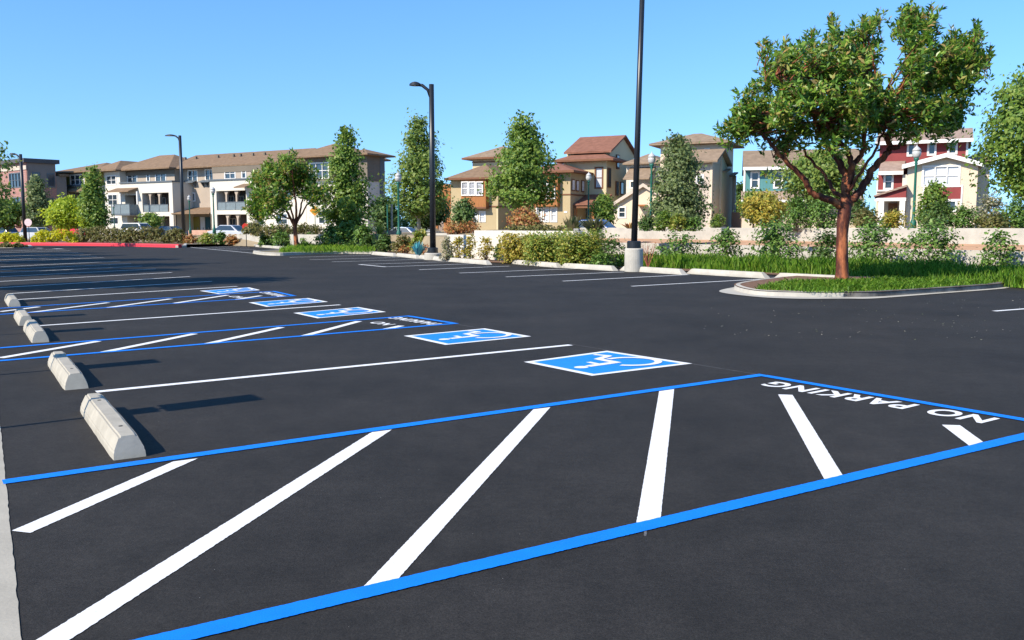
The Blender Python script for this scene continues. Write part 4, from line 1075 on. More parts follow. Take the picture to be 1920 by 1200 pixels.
# ---------------- house 4: tan three storey house behind the big maple
f4 = Frame(1333, 72, 25); zb = 1.15
h4 = thing('tan_house', 'tall tan house with hipped roof behind the wide pale green conifer-like tree', 'house', f4.w(0, 0, zb))
h4['label'] = 'tall tan three storey house with hipped roof left of the teal house'
x = lambda px, D=0: f4.X(px, D)
z1 = f4.Z(1300, 304, 0)
facade(f4, h4, 'wall', M['stucco_tan'], 1250, 1333, 304, 0, 5.0, zb, wins=[(1306.5, 328.5, 1317.5, 342.5, 2, 1), (1270, 326, 1284, 342, 2, 2)], zt_=z1)
fbox(f4, h4, 'corner_board', M['stucco_cream'], -.15, .03, -.05, -.003, zb, z1 - .1)
rf = gable_x(f4, h4, M['roof_tan'], x(1240), .55, -.7, 5.2, z1 - .1, f4.Z(1310, 284, 2.2), .16, M['stucco_tan'], .5)
D = 3.0
xa, xb = x(1236, D), x(1351, D); z2 = f4.Z(1300, 271.5, D)
facade(f4, h4, 'upper_wall', M['stucco_cream'], 1236, 1351, 271.5, D, 7.6, zb, wins=[(1292, 281, 1299, 284.5, 1, 1), (1322.5, 280, 1329, 283.5, 1, 1)], zt_=z2)
hip(f4, h4, M['roof_tan'], xa - .8, xb + .8, D - .8, 8.4, z2 + .003, f4.Z(1304, 251, D + 2.5))
fbox(f4, h4, 'rear_wing', M['stucco_tan'], xb - 1, xb + .25, 7.7, max(8.0, f4.side_hit(1372, 425, xb + .25)[0]), zb, f4.Z(1365, 330, 8))
shed(f4, h4, M['roof_tan'], xb + .003, xb + .4, 6.0, 8.0, f4.Z(1368, 334, 8), f4.Z(1368, 328, 10), name='side_roof')
shed(f4, h4, M['roof_tan'], .003, .5, 3.2, 4.9, f4.Z(1345, 325, 4), f4.Z(1345, 318, 4), name='side_roof')
t = thing('fence', 'weathered wooden fence between the tan and the teal house', 'fence', f4.w(xb + 1, 4, zb))
p, q = R(1371, 430, 76), R(1392, 430, 74)
for i in range(9):
    k0, k1 = i / 9 + .004, (i + 1) / 9 - .004; a = Vector(p).lerp(Vector(q), k0); b = Vector(p).lerp(Vector(q), k1)
    m = MB().box8([(a.x, a.y, 1.1), (b.x, b.y, 1.1), (b.x, b.y + .04, 1.1), (a.x, a.y + .04, 1.1), (a.x, a.y, 2.7), (b.x, b.y, 2.7), (b.x, b.y + .04, 2.7), (a.x, a.y + .04, 2.7)]); m.build('board', M['wood_fence'], t)

# ---------------- house 5: teal house
f5 = Frame(1440, 70, 14); zb = 1.2
h5 = thing('teal_house', 'teal sided two storey house with tan shingle roof behind the red barked tree', 'house', f5.w(0, 0, zb))
x = lambda px, D=0: f5.X(px, D)
z0_ = f5.Z(1440, 360, 0); z1 = f5.Z(1440, 317.5, 0)
facade(f5, h5, 'upper_wall', M['teal_siding'], 1393, 1612, 317.5, 0, 8, z0_, wins=[(1409, 323.5, 1422, 352, 1, 2), (1452, 322.5, 1466, 351.5, 1, 2), (1500, 322, 1514, 351, 1, 2), (1590, 322, 1602, 350, 1, 2)], zt_=z1)
facade(f5, h5, 'wall', M['stucco_cream'], 1391, 1612.5, 372, -.1, 7.9, zb, wins=[(1401, 400, 1415.5, 412, 2, 1), (1450, 396, 1468, 412, 2, 1)], zt_=z0_ - .003)
fbox(f5, h5, 'corner_board', M['white_trim'], x(1391.5), x(1395), -.05, -.003, z0_, z1)
shed(f5, h5, M['roof_pink'], x(1388, -.1), x(1614), -1.2, -.003, f5.Z(1440, 377, -.9), f5.Z(1440, 361, 0), name='pent_roof')
fbox(f5, h5, 'fascia', M['white_trim'], x(1388, -.1), x(1614), -1.27, -1.203, f5.Z(1440, 379.5, -.9), f5.Z(1440, 375, -.9))
rf = gable_x(f5, h5, M['roof_tan'], x(1390), x(1617), -.6, 8.6, z1 - .02, f5.Z(1440, 285.5, 4), .16, M['teal_siding'], .5)
fbox(f5, rf, 'gutter', M['white_trim'], x(1390), x(1617), -.69, -.603, z1 - .08, z1 + .16)

# ---------------- house 6: red house with cream gable
f6 = Frame(1770, 62, 26); zb = 1.25
h6 = thing('red_house', 'barn red three storey house with cream gable and white trimmed windows', 'house', f6.w(0, 0, zb))
x = lambda px, D=0: f6.X(px, D)
r = facade(f6, h6, 'wall', M['stucco_cream'], 1697, 1828, 305, 0, 8, zb, wins=[(1731, 312, 1798, 347, 3, 2, True), (1736, 377, 1792, 396, 3, 1)], zt_=f6.Z(1697, 313, 0))
z1 = r['z1']
gable_d(f6, h6, M['roof_pink'], x(1686, -.45), x(1838, -.45), -.45, 8, z1 - .02, f6.Z(1769, 291, -.45), .14, M['stucco_cream'], .445, M['white_trim'], Xm=x(1768, -.45))
m = MB(); a, b = x(1727), x(1801.5)
f6.box(m, a, b, -.06, -.003, f6.Z(1765, 351), f6.Z(1765, 347.8)); f6.box(m, a, x(1730.4), -.06, -.003, f6.Z(1765, 396), f6.Z(1765, 351.1)); f6.box(m, x(1798.5), b, -.06, -.003, f6.Z(1765, 396), f6.Z(1765, 351.1)); f6.box(m, x(1730.5), x(1798.4), -.055, -.003, f6.Z(1765, 377), f6.Z(1765, 373.5))
m.build('window_surround', M['white_trim'], h6)
fbox(f6, h6, 'infill_panel', M['red_siding'], x(1730.5), x(1798.3), -.03, -.003, f6.Z(1765, 373.4), f6.Z(1765, 351.2))
# upper red storey
D = 2.6
z2 = f6.Z(1750, 266.5, D); 
facade(f6, h6, 'upper_wall', M['red_siding'], 1643, 1807, 266, D, 9, z1 - 2.2, wins=[(1703, 268, 1714.5, 291, 1, 1), (1741, 267.5, 1753.5, 289.5, 1, 1), (1779, 266.5, 1793, 287.5, 1, 1)], zt_=z2)
fbox(f6, h6, 'corner_board', M['white_trim'], x(1806.5, D) - .1, x(1807, D) + .02, D - .05, D - .003, z1 - 1, z2 - .02)
rf = gable_x(f6, h6, M['roof_pink'], x(1636, D), x(1816, D), D - .6, 9.6, z2 - .03, f6.Z(1790, 243, D + 2.5), .14, M['red_siding'], .5)
fbox(f6, rf, 'gutter', M['white_trim'], x(1636, D), x(1816, D), D - .70, D - .603, z2 - .12, z2 + .12)
# left red block with pent roof
D = .8
z3 = f6.Z(1665, 326, D)
facade(f6, h6, 'wall', M['red_siding'], 1641, 1690, 326, D, 8.6, f6.Z(1665, 356, D), wins=[(1659, 327, 1673, 353.5, 1, 2)], zt_=z3)
fbox(f6, h6, 'wall', M['stucco_cream'], x(1640.5, D), x(1696.5, D), D + .1, 8.5, zb, f6.Z(1665, 356.2, D))
fbox(f6, h6, 'belt_board', M['white_trim'], x(1640, D), x(1690, D), D - .05, D - .003, f6.Z(1665, 358.5, D), f6.Z(1665, 355.8, D))
fbox(f6, h6, 'corner_board', M['white_trim'], x(1640.5, D), x(1643, D), D - .05, D - .003, f6.Z(1665, 355.5, D), z3 - .1)
shed(f6, h6, M['roof_pink'], x(1644, D), x(1690, D), D - .6, 2.58, z3 + .02, f6.Z(1665, 305, D + 1.4), name='pent_roof')
fbox(f6, h6, 'fascia', M['white_trim'], x(1644, D), x(1690, D), D - .68, D - .603, z3 - .1, z3 + .15)
fbox(f6, h6, 'bay_wall', M['stucco_white'], x(1688, .4), x(1697, .4), .4, D - .004, f6.Z(1690, 372, 0), z3 - .1)
# entry porch
D = -.6
zp = f6.Z(1668, 372, D)
m = MB(); W = f6.w
m.box8([W(x(1638, D), D, zp + .05), W(x(1696, D), D, zp + .05), W(x(1696, D), D + 1.3, zp + .05), W(x(1638, D), D + 1.3, zp + .05), W(x(1638, D), D, zp + .12), W(x(1696, D), D, f6.Z(1695, 350, D)), W(x(1696, D), D + 1.3, f6.Z(1695, 350, D)), W(x(1638, D), D + 1.3, zp + .12)]).build('porch_gable', M['red_siding'], h6)
shed_ = MB().box8([W(x(1636, D), D - .25, zp + .1), W(x(1697, D), D - .25, f6.Z(1695, 350.5, D)), W(x(1697, D), D + 1.35, f6.Z(1695, 350.5, D)), W(x(1636, D), D + 1.35, zp + .1), W(x(1636, D), D - .25, zp + .22), W(x(1697, D), D - .25, f6.Z(1695, 350.5, D) + .15), W(x(1697, D), D + 1.35, f6.Z(1695, 350.5, D) + .15), W(x(1636, D), D + 1.35, zp + .22)]).build('porch_roof', M['roof_pink'], h6)
fbox(f6, h6, 'porch_beam', M['white_trim'], x(1638, D), x(1696.5, D), D - .1, D + .2, f6.Z(1668, 377, D), zp + .04)
for px in (1650.5, 1690): 
    fbox(f6, h6, 'column', M['white_trim'], x(px, D) - .18, x(px, D) + .18, D - .08, D + .16, zb, f6.Z(1668, 377.1, D))
dr = fbox(f6, h6, 'door', M['brown_trim'], x(1664, .8), x(1681, .8), .70, .797, zb, f6.Z(1670, 381, .8)); fbox(f6, dr, 'door_handle', M['grey_metal'], x(1680, .8) - .1, x(1680, .8), .6, .7, zb + 1, zb + 1.15)
D = 4.5
fbox(f6, h6, 'side_wing', M['stucco_cream'], x(1800, D), x(1850, D), D, 10, zb, f6.Z(1830, 303, D))
hip(f6, h6, M['roof_pink'], x(1800, D), x(1858, D), D - .6, 10.6, f6.Z(1830, 302.9, D), f6.Z(1830, 289, D + 2))

# ================================================================== LAMPS
def parking_lamp(base_px, toppx, label, Y=None, ped=None, arm=1.35, tilt=0.0, rad_=.085, zb=0.0, height=None):
    if Y is None: b = Vector(G(*base_px)); 
    else: b = Vector(R(base_px[0], base_px[1], Y))
    h = height if height else R(toppx[0], toppx[1], b.y)[2] - b.z
    t = thing('parking_lamp', label, 'lamp post', (b.x, b.y, b.z), 'tall black parking lot lamps')
    z = b.z
    if ped:
        MB().lathe((b.x, b.y, b.z - .02), [(ped[0], 0), (ped[0], ped[1] - .03), (ped[0] - .03, ped[1]), (0.01, ped[1])], 32).build('pedestal', M['concrete_pale'], t, smooth=False)
        z += ped[1] - .02
        MB().lathe((b.x, b.y, z + .001), [(.02, 0), (.235, 0), (.235, .22), (.20, .245), (.02, .245)], 4 if False else 24).build('base_cover', M['black_metal'], t)
    tx = tilt * (h - (z - b.z))
    MB().tube([(b.x, b.y, z), (b.x + tx * .5, b.y, b.z + (z - b.z + h) / 2), (b.x + tx, b.y, b.z + h)], [rad_ * 1.12, rad_, rad_ * .88], 12).build('pole', M['black_metal'], t, smooth=True)
    top = Vector((b.x + tx, b.y, b.z + h)); L = arm; dv = Vector((-1, .12, 0)).normalized(); sv = Vector((-dv.y, dv.x, 0))
    MB().tube([top + Vector((0, 0, -.55)) + dv * .07, top + dv * .16 + Vector((0, 0, -.25)), top + dv * .42 + Vector((0, 0, -.04)), top + dv * .7], [.055, .07, .075, .06], 10).build('arm', M['black_metal'], t, smooth=True)
    m = MB(); ring_ = []
    n = 9; sec = []
    for i in range(n):
        s_ = i / (n - 1); c = top + dv * (.52 + s_ * (L - .52)); w_ = .25 * (math.sin(math.pi * (.18 + .8 * s_)) ** .6) if s_ < 1 else .05; zt_ = .10 * math.sin(math.pi * (.15 + .8 * s_)) + .01
        sec.append([c + sv * w_ + Vector((0, 0, -.045)), c - sv * w_ + Vector((0, 0, -.045)), c - sv * w_ * .6 + Vector((0, 0, zt_)), c + sv * w_ * .6 + Vector((0, 0, zt_))])
    for s_ in sec: m.v += [tuple(p) for p in s_]
    for i in range(n - 1):
        for k in range(4): m.f.append((i * 4 + k, i * 4 + (k + 1) % 4, (i + 1) * 4 + (k + 1) % 4, (i + 1) * 4 + k))
    m.f += [(3, 2, 1, 0), tuple((n - 1) * 4 + k for k in range(4))]
    hd = m.build('lamp_head', M['black_metal'], t)
    c0, c1 = top + dv * .72, top + dv * (L - .25); q = Vector((0, 0, -.062))
    m = MB(); m.box8([*(c0 + sv * .15 + q, c1 + sv * .15 + q, c1 - sv * .15 + q, c0 - sv * .15 + q), *(c0 + sv * .15 + q * .7, c1 + sv * .15 + q * .7, c1 - sv * .15 + q * .7, c0 - sv * .15 + q * .7)]); m.build('lens', M['lens'], hd)
    return t
parking_lamp((1188, 509), None, 'tallest black lamp pole, on a round concrete pedestal beside the grass', ped=(.31, .80), tilt=.0185, height=9.6, rad_=.095)
parking_lamp((812, 487), (809, 158), 'black lamp pole at the white wall, its head against open sky', ped=(.40, .33), rad_=.125, arm=1.0, tilt=0.0)
parking_lamp((345, 455), (338, 254), 'black lamp pole in front of the white apartments', rad_=.15, arm=1.45)
parking_lamp((48, 455), (40, 289), 'black lamp pole in front of the brick building', rad_=.15, arm=1.1)

def street_lamp(px, pyt, pyb, Y, label):
    b = Vector(R(px, pyb, Y)); h = R(px, pyt, Y)[2] - b.z
    t = thing('street_lamp', label, 'street lamp', b, 'green street lamps with pale globes')
    k = h / 4.4
    MB().lathe(b, [(.16 * k, -.1), (.16 * k, .35 * k), (.10 * k, .5 * k), (.075 * k, .8 * k), (.058 * k, 3.35 * k), (.09 * k, 3.42 * k), (.06 * k, 3.5 * k), (.13 * k, 3.62 * k), (.13 * k, 3.70 * k)], 14).build('post', M['green_metal'], t, smooth=True)
    MB().lathe(b, [(.12 * k, 3.70 * k), (.20 * k, 3.80 * k), (.225 * k, 3.95 * k), (.21 * k, 4.06 * k)], 16).build('globe', M['lens'], t, smooth=True)
    MB().lathe(b, [(.23 * k, 4.06 * k), (.19 * k, 4.17 * k), (.09 * k, 4.27 * k), (.03 * k, 4.32 * k), (.02 * k, 4.4 * k)], 16).build('cap', M['lens'], t, smooth=True)
for a in ((748, 321, 446, 57, 'green street lamp left of the middle black lamp pole'), (1103, 322, 428, 66, 'green street lamp in front of the pale yellow tower'), (1220, 284, 428, 50, 'green street lamp just right of the tallest black pole'),
          (1712, 271, 429, 47, 'green street lamp in front of the red house'), (215, 381, 430, 98, 'small far street lamp in front of the white apartments'), (357, 365, 436, 84, 'far street lamp beside the apartment entrance porch'), (402, 349, 436, 80, 'far street lamp in front of the right apartment balconies')):
    street_lamp(*a)

# ---------------- small signs
def small_sign(px, pyt, pyb, Y, shape, size, facem, postm, label, post=.03, cat='sign'):
    b = Vector(R(px, pyb, Y)); zt_ = R(px, pyt, Y)[2]
    t = thing('road_sign', label, cat, b)
    MB().tube([(b.x, b.y + .04, b.z - .3), (b.x, b.y + .04, zt_ - .05)], post, 8).build('post', postm, t)
    n, rot = {'diamond': (4, 0), 'octagon': (8, 22.5), 'disc': (24, 0)}[shape]
    c = Vector((b.x, b.y, zt_ - size)); m = MB(); P = [(c.x + size * math.cos(rad(rot) + 2 * math.pi * i / n), c.z + size * math.sin(rad(rot) + 2 * math.pi * i / n)) for i in range(n)]
    m.v = [(x_, b.y - .02, z_) for x_, z_ in P] + [(x_, b.y + .005, z_) for x_, z_ in P]
    m.f = [tuple(range(n)), tuple(range(2 * n - 1, n - 1, -1))] + [(i, i + n, (i + 1) % n + n, (i + 1) % n) for i in range(n)]
    m.build('sign_plate', facem, t)
small_sign(591, 385, 429, 70, 'diamond', .42, mat('amber_sign', (.62, .25, .02), .6, .1, 3), M['green_metal'], 'amber diamond road sign behind the far red barked tree')
small_sign(462, 418, 462, 66, 'octagon', .28, mat('red_sign', (.55, .03, .02), .6, .1, 3), M['black_metal'], 'small red sign on a black post at the far stalls')
small_sign(55, 410, 455, 77, 'disc', .32, mat('pinkish_sign', (.75, .55, .55), .6, .05, 3), M['black_metal'], 'round pinkish white sign beside the leftmost lamp pole')
b = Vector(R(735, 428, 62)); t = thing('utility_post', 'pale slim post left of the green street lamp', 'post', b); MB().tube([b, (b.x, b.y, R(735, 385, 62)[2])], .07, 8).build('post_shaft', M['bark_pale'], t); MB().tube([(b.x, b.y, R(735, 385, 62)[2]), (b.x, b.y, R(735, 384, 62)[2] + .03)], .09, 8).build('post_cap', M['grey_metal'], t)
b = Vector(R(727, 445, 58)); t = thing('utility_post', 'thin dark green post between the pale post and the bushes', 'post', b); MB().tube([b, (b.x, b.y, R(727, 386, 58)[2])], .045, 8).build('post_shaft', M['green_metal'], t); MB().tube([(b.x, b.y, R(727, 386, 58)[2]), (b.x, b.y, R(727, 385, 58)[2] + .03)], .06, 8).build('post_cap', M['green_metal'], t)

# ================================================================== CARS
def car(px, py_roof, Y, ang, col, label, kind='car', L=4.5, h=1.45):
    c = Vector(R(px, py_roof, Y)); base = Vector((c.x, c.y, c.z - h)); a = rad(ang)
    ex = Vector((math.cos(a), -math.sin(a), 0)); ey = Vector((math.sin(a), math.cos(a), 0))
    W = lambda u, v, z: tuple(base + ex * u + ey * v + Vector((0, 0, z)))
    t = thing('parked_car', label, 'car', base, 'parked cars')
    pm = mat('car_paint', col, .25, .06, 1, spec=.6)
    def loft(name, prof, half, hz, material, parent, bev=.05):
        n = len(prof); m = MB()
        # prof: side outline (u, z); half(z) half width
        m.v = [W(u, -half(z), z) for u, z in prof] + [W(u, half(z), z) for u, z in prof]
        m.f = [tuple(range(n))[::-1], tuple(range(n, 2 * n))] + [(i, (i + 1) % n, n + (i + 1) % n, n + i) for i in range(n)]
        return m.build(name, material, parent, bevel=bev)
    l = L / 2
    if kind == 'truck': prof = [(-l, .35), (l, .35), (l, .85), (l - .2, .98), (.95, 1.02), (.75, 1.02), (-l, 1.02)]; cab = [(.95, 1.0), (.35, h), (-.6, h), (-.75, 1.0)]
    elif kind == 'suv': prof = [(-l, .35), (l, .35), (l, .8), (l - .25, .97), (1.0, 1.05), (-l + .05, 1.05)]; cab = [(1.15, 1.03), (.45, h), (-l + .45, h), (-l + .1, 1.03)]
    else: prof = [(-l, .3), (l, .3), (l, .62), (l - .2, .78), (.9, .92), (-l + .5, .95), (-l, .85)]; cab = [(1.1, .9), (.3, h), (-.95, h), (-1.75, .92)]
    body = loft('body', prof, lambda z: .88 if z < 1 else .86, 0, pm, t)
    loft('cabin', cab, lambda z: .82 if z < 1.2 else .64, 0, pm, t)
    hw = lambda z: .82 - (.18 * (z - cab[0][1]) / (h - cab[0][1]))
    g = MB(); zt_, z0 = h - .1, cab[0][1] + .06
    def mix(p, q, k): return (p[0] + (q[0] - p[0]) * k, p[1] + (q[1] - p[1]) * k)
    f0, f1 = mix(cab[0], cab[1], .12), mix(cab[0], cab[1], .9); r0, r1 = mix(cab[3], cab[2], .12), mix(cab[3], cab[2], .9)
    for s_ in (-1, 1):
        g.quad(W(f0[0] - .12, s_ * (hw(f0[1]) + .035), f0[1]), W(r0[0] + .12, s_ * (hw(r0[1]) + .035), r0[1]), W(r1[0] + .08, s_ * (hw(r1[1]) + .035), r1[1]), W(f1[0] - .08, s_ * (hw(f1[1]) + .035), f1[1]))
    g.quad(W(f0[0] + .04, -.66, f0[1]), W(f0[0] + .04, .66, f0[1]), W(f1[0] + .04, .55, f1[1]), W(f1[0] + .04, -.55, f1[1]))
    g.quad(W(r0[0] - .04, -.66, r0[1]), W(r0[0] - .04, .66, r0[1]), W(r1[0] - .04, .55, r1[1]), W(r1[0] - .04, -.55, r1[1]))
    g.build('windows', M['glass'], t)
    for u in (-l + .85, l - .85):
        for s_ in (-1, 1):
            m = MB(); m.tube([W(u, s_ * .72, .32), W(u, s_ * .9, .32)], .32, 16); wv = m.build('wheel', M['black_metal'], t)
            MB().tube([W(u, s_ * .89, .32), W(u, s_ * .915, .32)], .19, 12).build('rim', M['grey_metal'], wv)
    for s_ in (-1, 1):
        m = MB(); m.box8([W(l - .08, s_ * .6 - .16, .6), W(l + .02, s_ * .6 - .16, .6), W(l + .02, s_ * .6 + .16, .6), W(l - .08, s_ * .6 + .16, .6), W(l - .1, s_ * .6 - .16, .74), W(l, s_ * .6 - .16, .74), W(l, s_ * .6 + .16, .74), W(l - .1, s_ * .6 + .16, .74)]); m.build('headlight', M['lens'], t)
        m = MB(); m.box8([W(-l - .02, s_ * .68 - .12, .66), W(-l + .08, s_ * .68 - .12, .66), W(-l + .08, s_ * .68 + .12, .66), W(-l - .02, s_ * .68 + .12, .66), W(-l - .02, s_ * .68 - .12, .84), W(-l + .08, s_ * .68 - .12, .84), W(-l + .08, s_ * .68 + .12, .84), W(-l - .02, s_ * .68 + .12, .84)]); m.build('tail_light', M['red_paint'], t)
    return t
car(12, 422, 104, 20, (.02, .045, .16), 'dark blue pickup truck at the left edge behind the lime hedge', 'truck', 5.4, 1.8)
car(73, 426, 100, 25, (.42, .43, .45), 'silver sport utility car behind the lime hedge', 'suv', 4.6, 1.65)
car(140, 418, 103, 30, (.55, .02, .02), 'red vehicle under the bright green tree', 'suv', 4.6, 1.75)
car(262, 418, 97, 25, (.80, .80, .80), 'white sport utility car behind the brown green hedge', 'suv', 4.6, 1.7)
car(322, 424, 96, 25, (.03, .035, .05), 'dark car roof behind the hedge near the apartment porch')
car(436, 422, 84, 20, (.45, .48, .54), 'silver car in front of the right apartment balconies')
car(1122, 412, 58, 28, (.03, .13, .42), 'blue car behind the spiky plants', 'car', 4.6, 1.5)
car(762, 426, 82, 20, (.35, .42, .55), 'grey blue car behind the green street lamp')
car(803, 424.5, 86, 20, (.78, .78, .78), 'white car left of the middle black lamp pole')

# ================================================================== TREES
def lump_noise(rng):
    ph = rng.uniform(0, 6.28, 8); fr = rng.integers(1, 5, 8); fz = rng.uniform(1, 9, 8)
    return lambda a, t: sum(math.sin(fr[i] * a + fz[i] * t + ph[i]) for i in range(8)) / 8
def crown_tree(name, label, px, pyt, pyb_crown, px0, px1, Y, zb, prof, leafm, barkm, group, seed, nclu=260, per=26, leaf=.2, sig=.24, trunk_r=.12, aspect=.62, top_pow=1.0, cat='tree', limbs=26, depthk=1.0, droop=0.0):
    """leafy crown: clumps of leaves round the tips of real limbs. prof(t): relative half width at height t 0..1"""
    rng = np.random.default_rng(seed); ns = lump_noise(rng)
    pxc = (px0 + px1) / 2; c = R(pxc, YH, Y); tb = R(px, YH, Y)
    z0, z1 = R(px, pyb_crown, Y)[2], R(px, pyt, Y)[2]; W = abs(R(px1, YH, Y)[0] - R(px0, YH, Y)[0]) / 2
    t = thing(name, label, cat, (tb[0], Y, zb), group)
    pts = []; tips = []
    tries = 0
    while len(tips) < nclu and tries < nclu * 30:
        tries += 1
        tt = rng.uniform(0, 1); r_ = prof(tt)
        if rng.uniform(0, 1) > (r_ + .08): continue
        a = rng.uniform(0, 2 * math.pi); rr_ = W * r_ * (1 + .55 * ns(a, tt * 4)) * (rng.uniform(0, 1) ** .42)
        cx_ = tb[0] + (c[0] - tb[0]) * min(1, .3 + .7 * (1 - tt)) if abs(c[0] - tb[0]) > 0 else c[0]
        x_ = c[0] + (tb[0] - c[0]) * tt + rr_ * math.cos(a); y_ = Y + rr_ * math.sin(a) * depthk; z_ = z0 + (z1 - z0) * tt
        tips.append((x_, y_, z_ - droop * rr_, a))
    P, O = [], []
    for (x_, y_, z_, a) in tips:
        n = max(4, int(per * rng.uniform(.55, 1.4))); s_ = sig * rng.uniform(.7, 1.3)
        q = rng.normal(size=(n, 3)) * s_ * np.array([1, 1, .75]); P.append(q + np.array([x_, y_, z_]))
        o_ = np.array([x_ - tb[0], y_ - Y, 0.0]); o_ /= np.linalg.norm(o_) + 1e-6; o_[2] = rng.uniform(-.1, .7)
        O.append(np.repeat(o_[None], n, 0))
    P, O = np.concatenate(P), np.concatenate(O)
    # loose sprays at the top and rim
    V2, F2 = leaves(P, leaf, aspect, O, rng); np_mesh('crown', V2, F2, leafm, t)
    m = MB(); ztop = z0 + (z1 - z0) * .82
    m.tube([(tb[0], Y, zb - .1), (tb[0] + .02, Y, zb + (z0 - zb) * .6), (tb[0] - .03, Y, z0 + (z1 - z0) * .3), (tb[0], Y, ztop)], [trunk_r * 1.25, trunk_r, trunk_r * .75, trunk_r * .15], 9)
    idx = rng.choice(len(tips), min(limbs, len(tips)), replace=False)
    for i in idx:
        x_, y_, z_, a = tips[i]; zz = max(zb + (z0 - zb) * .75, min(ztop - .2, z_ - math.hypot(x_ - tb[0], y_ - Y) * .8))
        p0_ = Vector((tb[0], Y, zz)); p1_ = Vector((x_, y_, z_)); mid = p0_.lerp(p1_, .5) + Vector((0, 0, -.08))
        m.tube([p0_, mid, p1_], [trunk_r * .35, trunk_r * .2, .012], 5, False)
    m.build('trunk', barkm, t, smooth=True)
    return t
cone = lambda t: max(0.0, min(1.0, (t / .14) ** .6 if t < .14 else (1 - (t - .14) / .86) ** .8))
spire = lambda t: max(0.0, (min(1, t / .12) ** .6) * (1 - max(0, t - .2) / .8) ** .78)
egg = lambda t: max(0.0, math.sin(math.pi * min(1, max(0, .07 + .93 * t))) ** .62)
wide = lambda t: max(0.0, (min(1, t / .2) ** .5) * (1 - max(0, t - .35) / .65) ** .5 if t < 1 else 0)
TG = 'slender street trees along the planting'
crown_tree('maple_tree', 'dense pointed green tree right of the far red barked tree', 652, 243, 425, 606, 696, 60, .5, spire, LEAF['maple'], M['bark'], TG, 11, 250, 42, .22, .27, .13)
crown_tree('maple_tree', 'tall pointed green tree behind the middle black lamp pole', 785, 220, 402, 728, 842, 74, 1.0, spire, LEAF['maple_warm'], M['bark_pale'], TG, 12, 260, 42, .26, .34, .15)
crown_tree('maple_tree', 'broad pointed green tree in front of the ochre and yellow houses', 985, 214, 392, 912, 1046, 62, 1.1, cone, LEAF['maple'], M['bark'], TG, 13, 270, 44, .24, .32, .13)
crown_tree('maple_tree', 'greyish green tapering tree that hides the tan house front', 1268, 256, 424, 1210, 1332, 50, 1.3, lambda t: max(0, (min(1, t / .1) ** .5) * (1 - t) ** .62), LEAF['fir'], M['bark'], TG, 14, 300, 42, .19, .24, .10, limbs=40)
crown_tree('maple_tree', 'large leafy tree cut by the right edge of the photo', 1925, 130, 362, 1838, 2010, 42, 1.38, egg, LEAF['maple'], M['bark'], TG, 15, 320, 42, .21, .30, .14)
crown_tree('maple_tree', 'round green tree behind the trunk of the big red barked tree', 1540, 283, 382, 1462, 1612, 56, 1.35, egg, LEAF['maple_warm'], M['bark'], TG, 16, 330, 26, .24, .28, .11)
crown_tree('maple_tree', 'slim tree in front of the left end of the white apartments', 178, 314, 428, 152, 206, 92, .2, spire, LEAF['maple'], M['bark'], TG, 17, 260, 24, .3, .30, .14)
crown_tree('maple_tree', 'dull green tree in front of the dark side of the brick building', 72, 331, 425, 48, 96, 104, .1, spire, LEAF['fir'], M['bark'], TG, 18, 240, 24, .32, .32, .15)
crown_tree('round_tree', 'low bright yellow green tree before the white apartments', 128, 374, 424, 93, 162, 94, .1, egg, LEAF['bright'], M['bark'], None, 19, 220, 26, .3, .34, .12)
crown_tree('round_tree', 'small green tree just right of the bright yellow green tree', 168, 392, 426, 152, 182, 92, .1, egg, LEAF['bright'], M['bark'], None, 20, 90, 22, .28, .28, .08)
crown_tree('round_tree', 'olive tinted tree with a long spray at the left edge of the photo', -8, 262, 396, -60, 30, 62, .05, egg, LEAF['maple_warm'], M['bark'], None, 21, 110, 16, .26, .30, .14)
crown_tree('round_tree', 'dark low tree at the left edge below the olive tinted tree', 14, 374, 424, -25, 36, 86, .05, egg, LEAF['maple'], M['bark'], None, 22, 160, 24, .3, .30, .1)
crown_tree('round_tree', 'small green tree at the left apartment porch', 283, 404, 428, 265, 301, 99, .3, egg, LEAF['maple'], M['bark'], None, 23, 90, 24, .3, .3, .07)
crown_tree('small_tree', 'slim small tree in front of the wooden bay window', 871, 373, 425, 848, 891, 60, 1.1, wide, LEAF['shrub_dark'], M['bark'], None, 24, 130, 20, .18, .17, .05)
crown_tree('small_tree', 'small bright tree at the yellow house porch', 1131, 368, 424, 1113, 1152, 64, 1.2, egg, LEAF['maple'], M['bark'], None, 25, 130, 22, .2, .2, .06)
crown_tree('small_tree', 'small tree in front of the cream gable of the red house', 1748, 345, 424, 1722, 1778, 46, 1.38, wide, LEAF['maple'], M['bark'], None, 26, 170, 20, .16, .17, .05)
crown_tree('small_tree', 'orange autumn shrub tree under the broad pointed tree', 986, 393, 432, 955, 1018, 56, 1.1, wide, LEAF['orange'], M['twig_red'], None, 27, 130, 20, .18, .18, .05)
crown_tree('small_tree', 'yellow tinted small tree at the teal house', 1428, 364, 420, 1398, 1482, 52, 1.38, egg, LEAF['yellow'], M['bark'], None, 28, 170, 20, .18, .2, .06)
crown_tree('small_tree', 'green small tree left of the yellow tinted tree at the teal house', 1412, 360, 412, 1393, 1432, 55, 1.38, egg, LEAF['maple'], M['bark'], None, 29, 110, 20, .18, .2, .06)
crown_tree('small_tree', 'dark tree far behind, between the tan and the teal house', 1387, 345, 424, 1373, 1402, 88, 1.3, spire, LEAF['shrub_dark'], M['bark'], None, 30, 150, 22, .28, .28, .08)
crown_tree('round_tree', 'dark green tree behind the green lamp, below the tall pointed tree', 722, 376, 428, 700, 745, 68, .9, egg, LEAF['shrub_dark'], M['bark'], None, 31, 150, 24, .24, .26, .08)
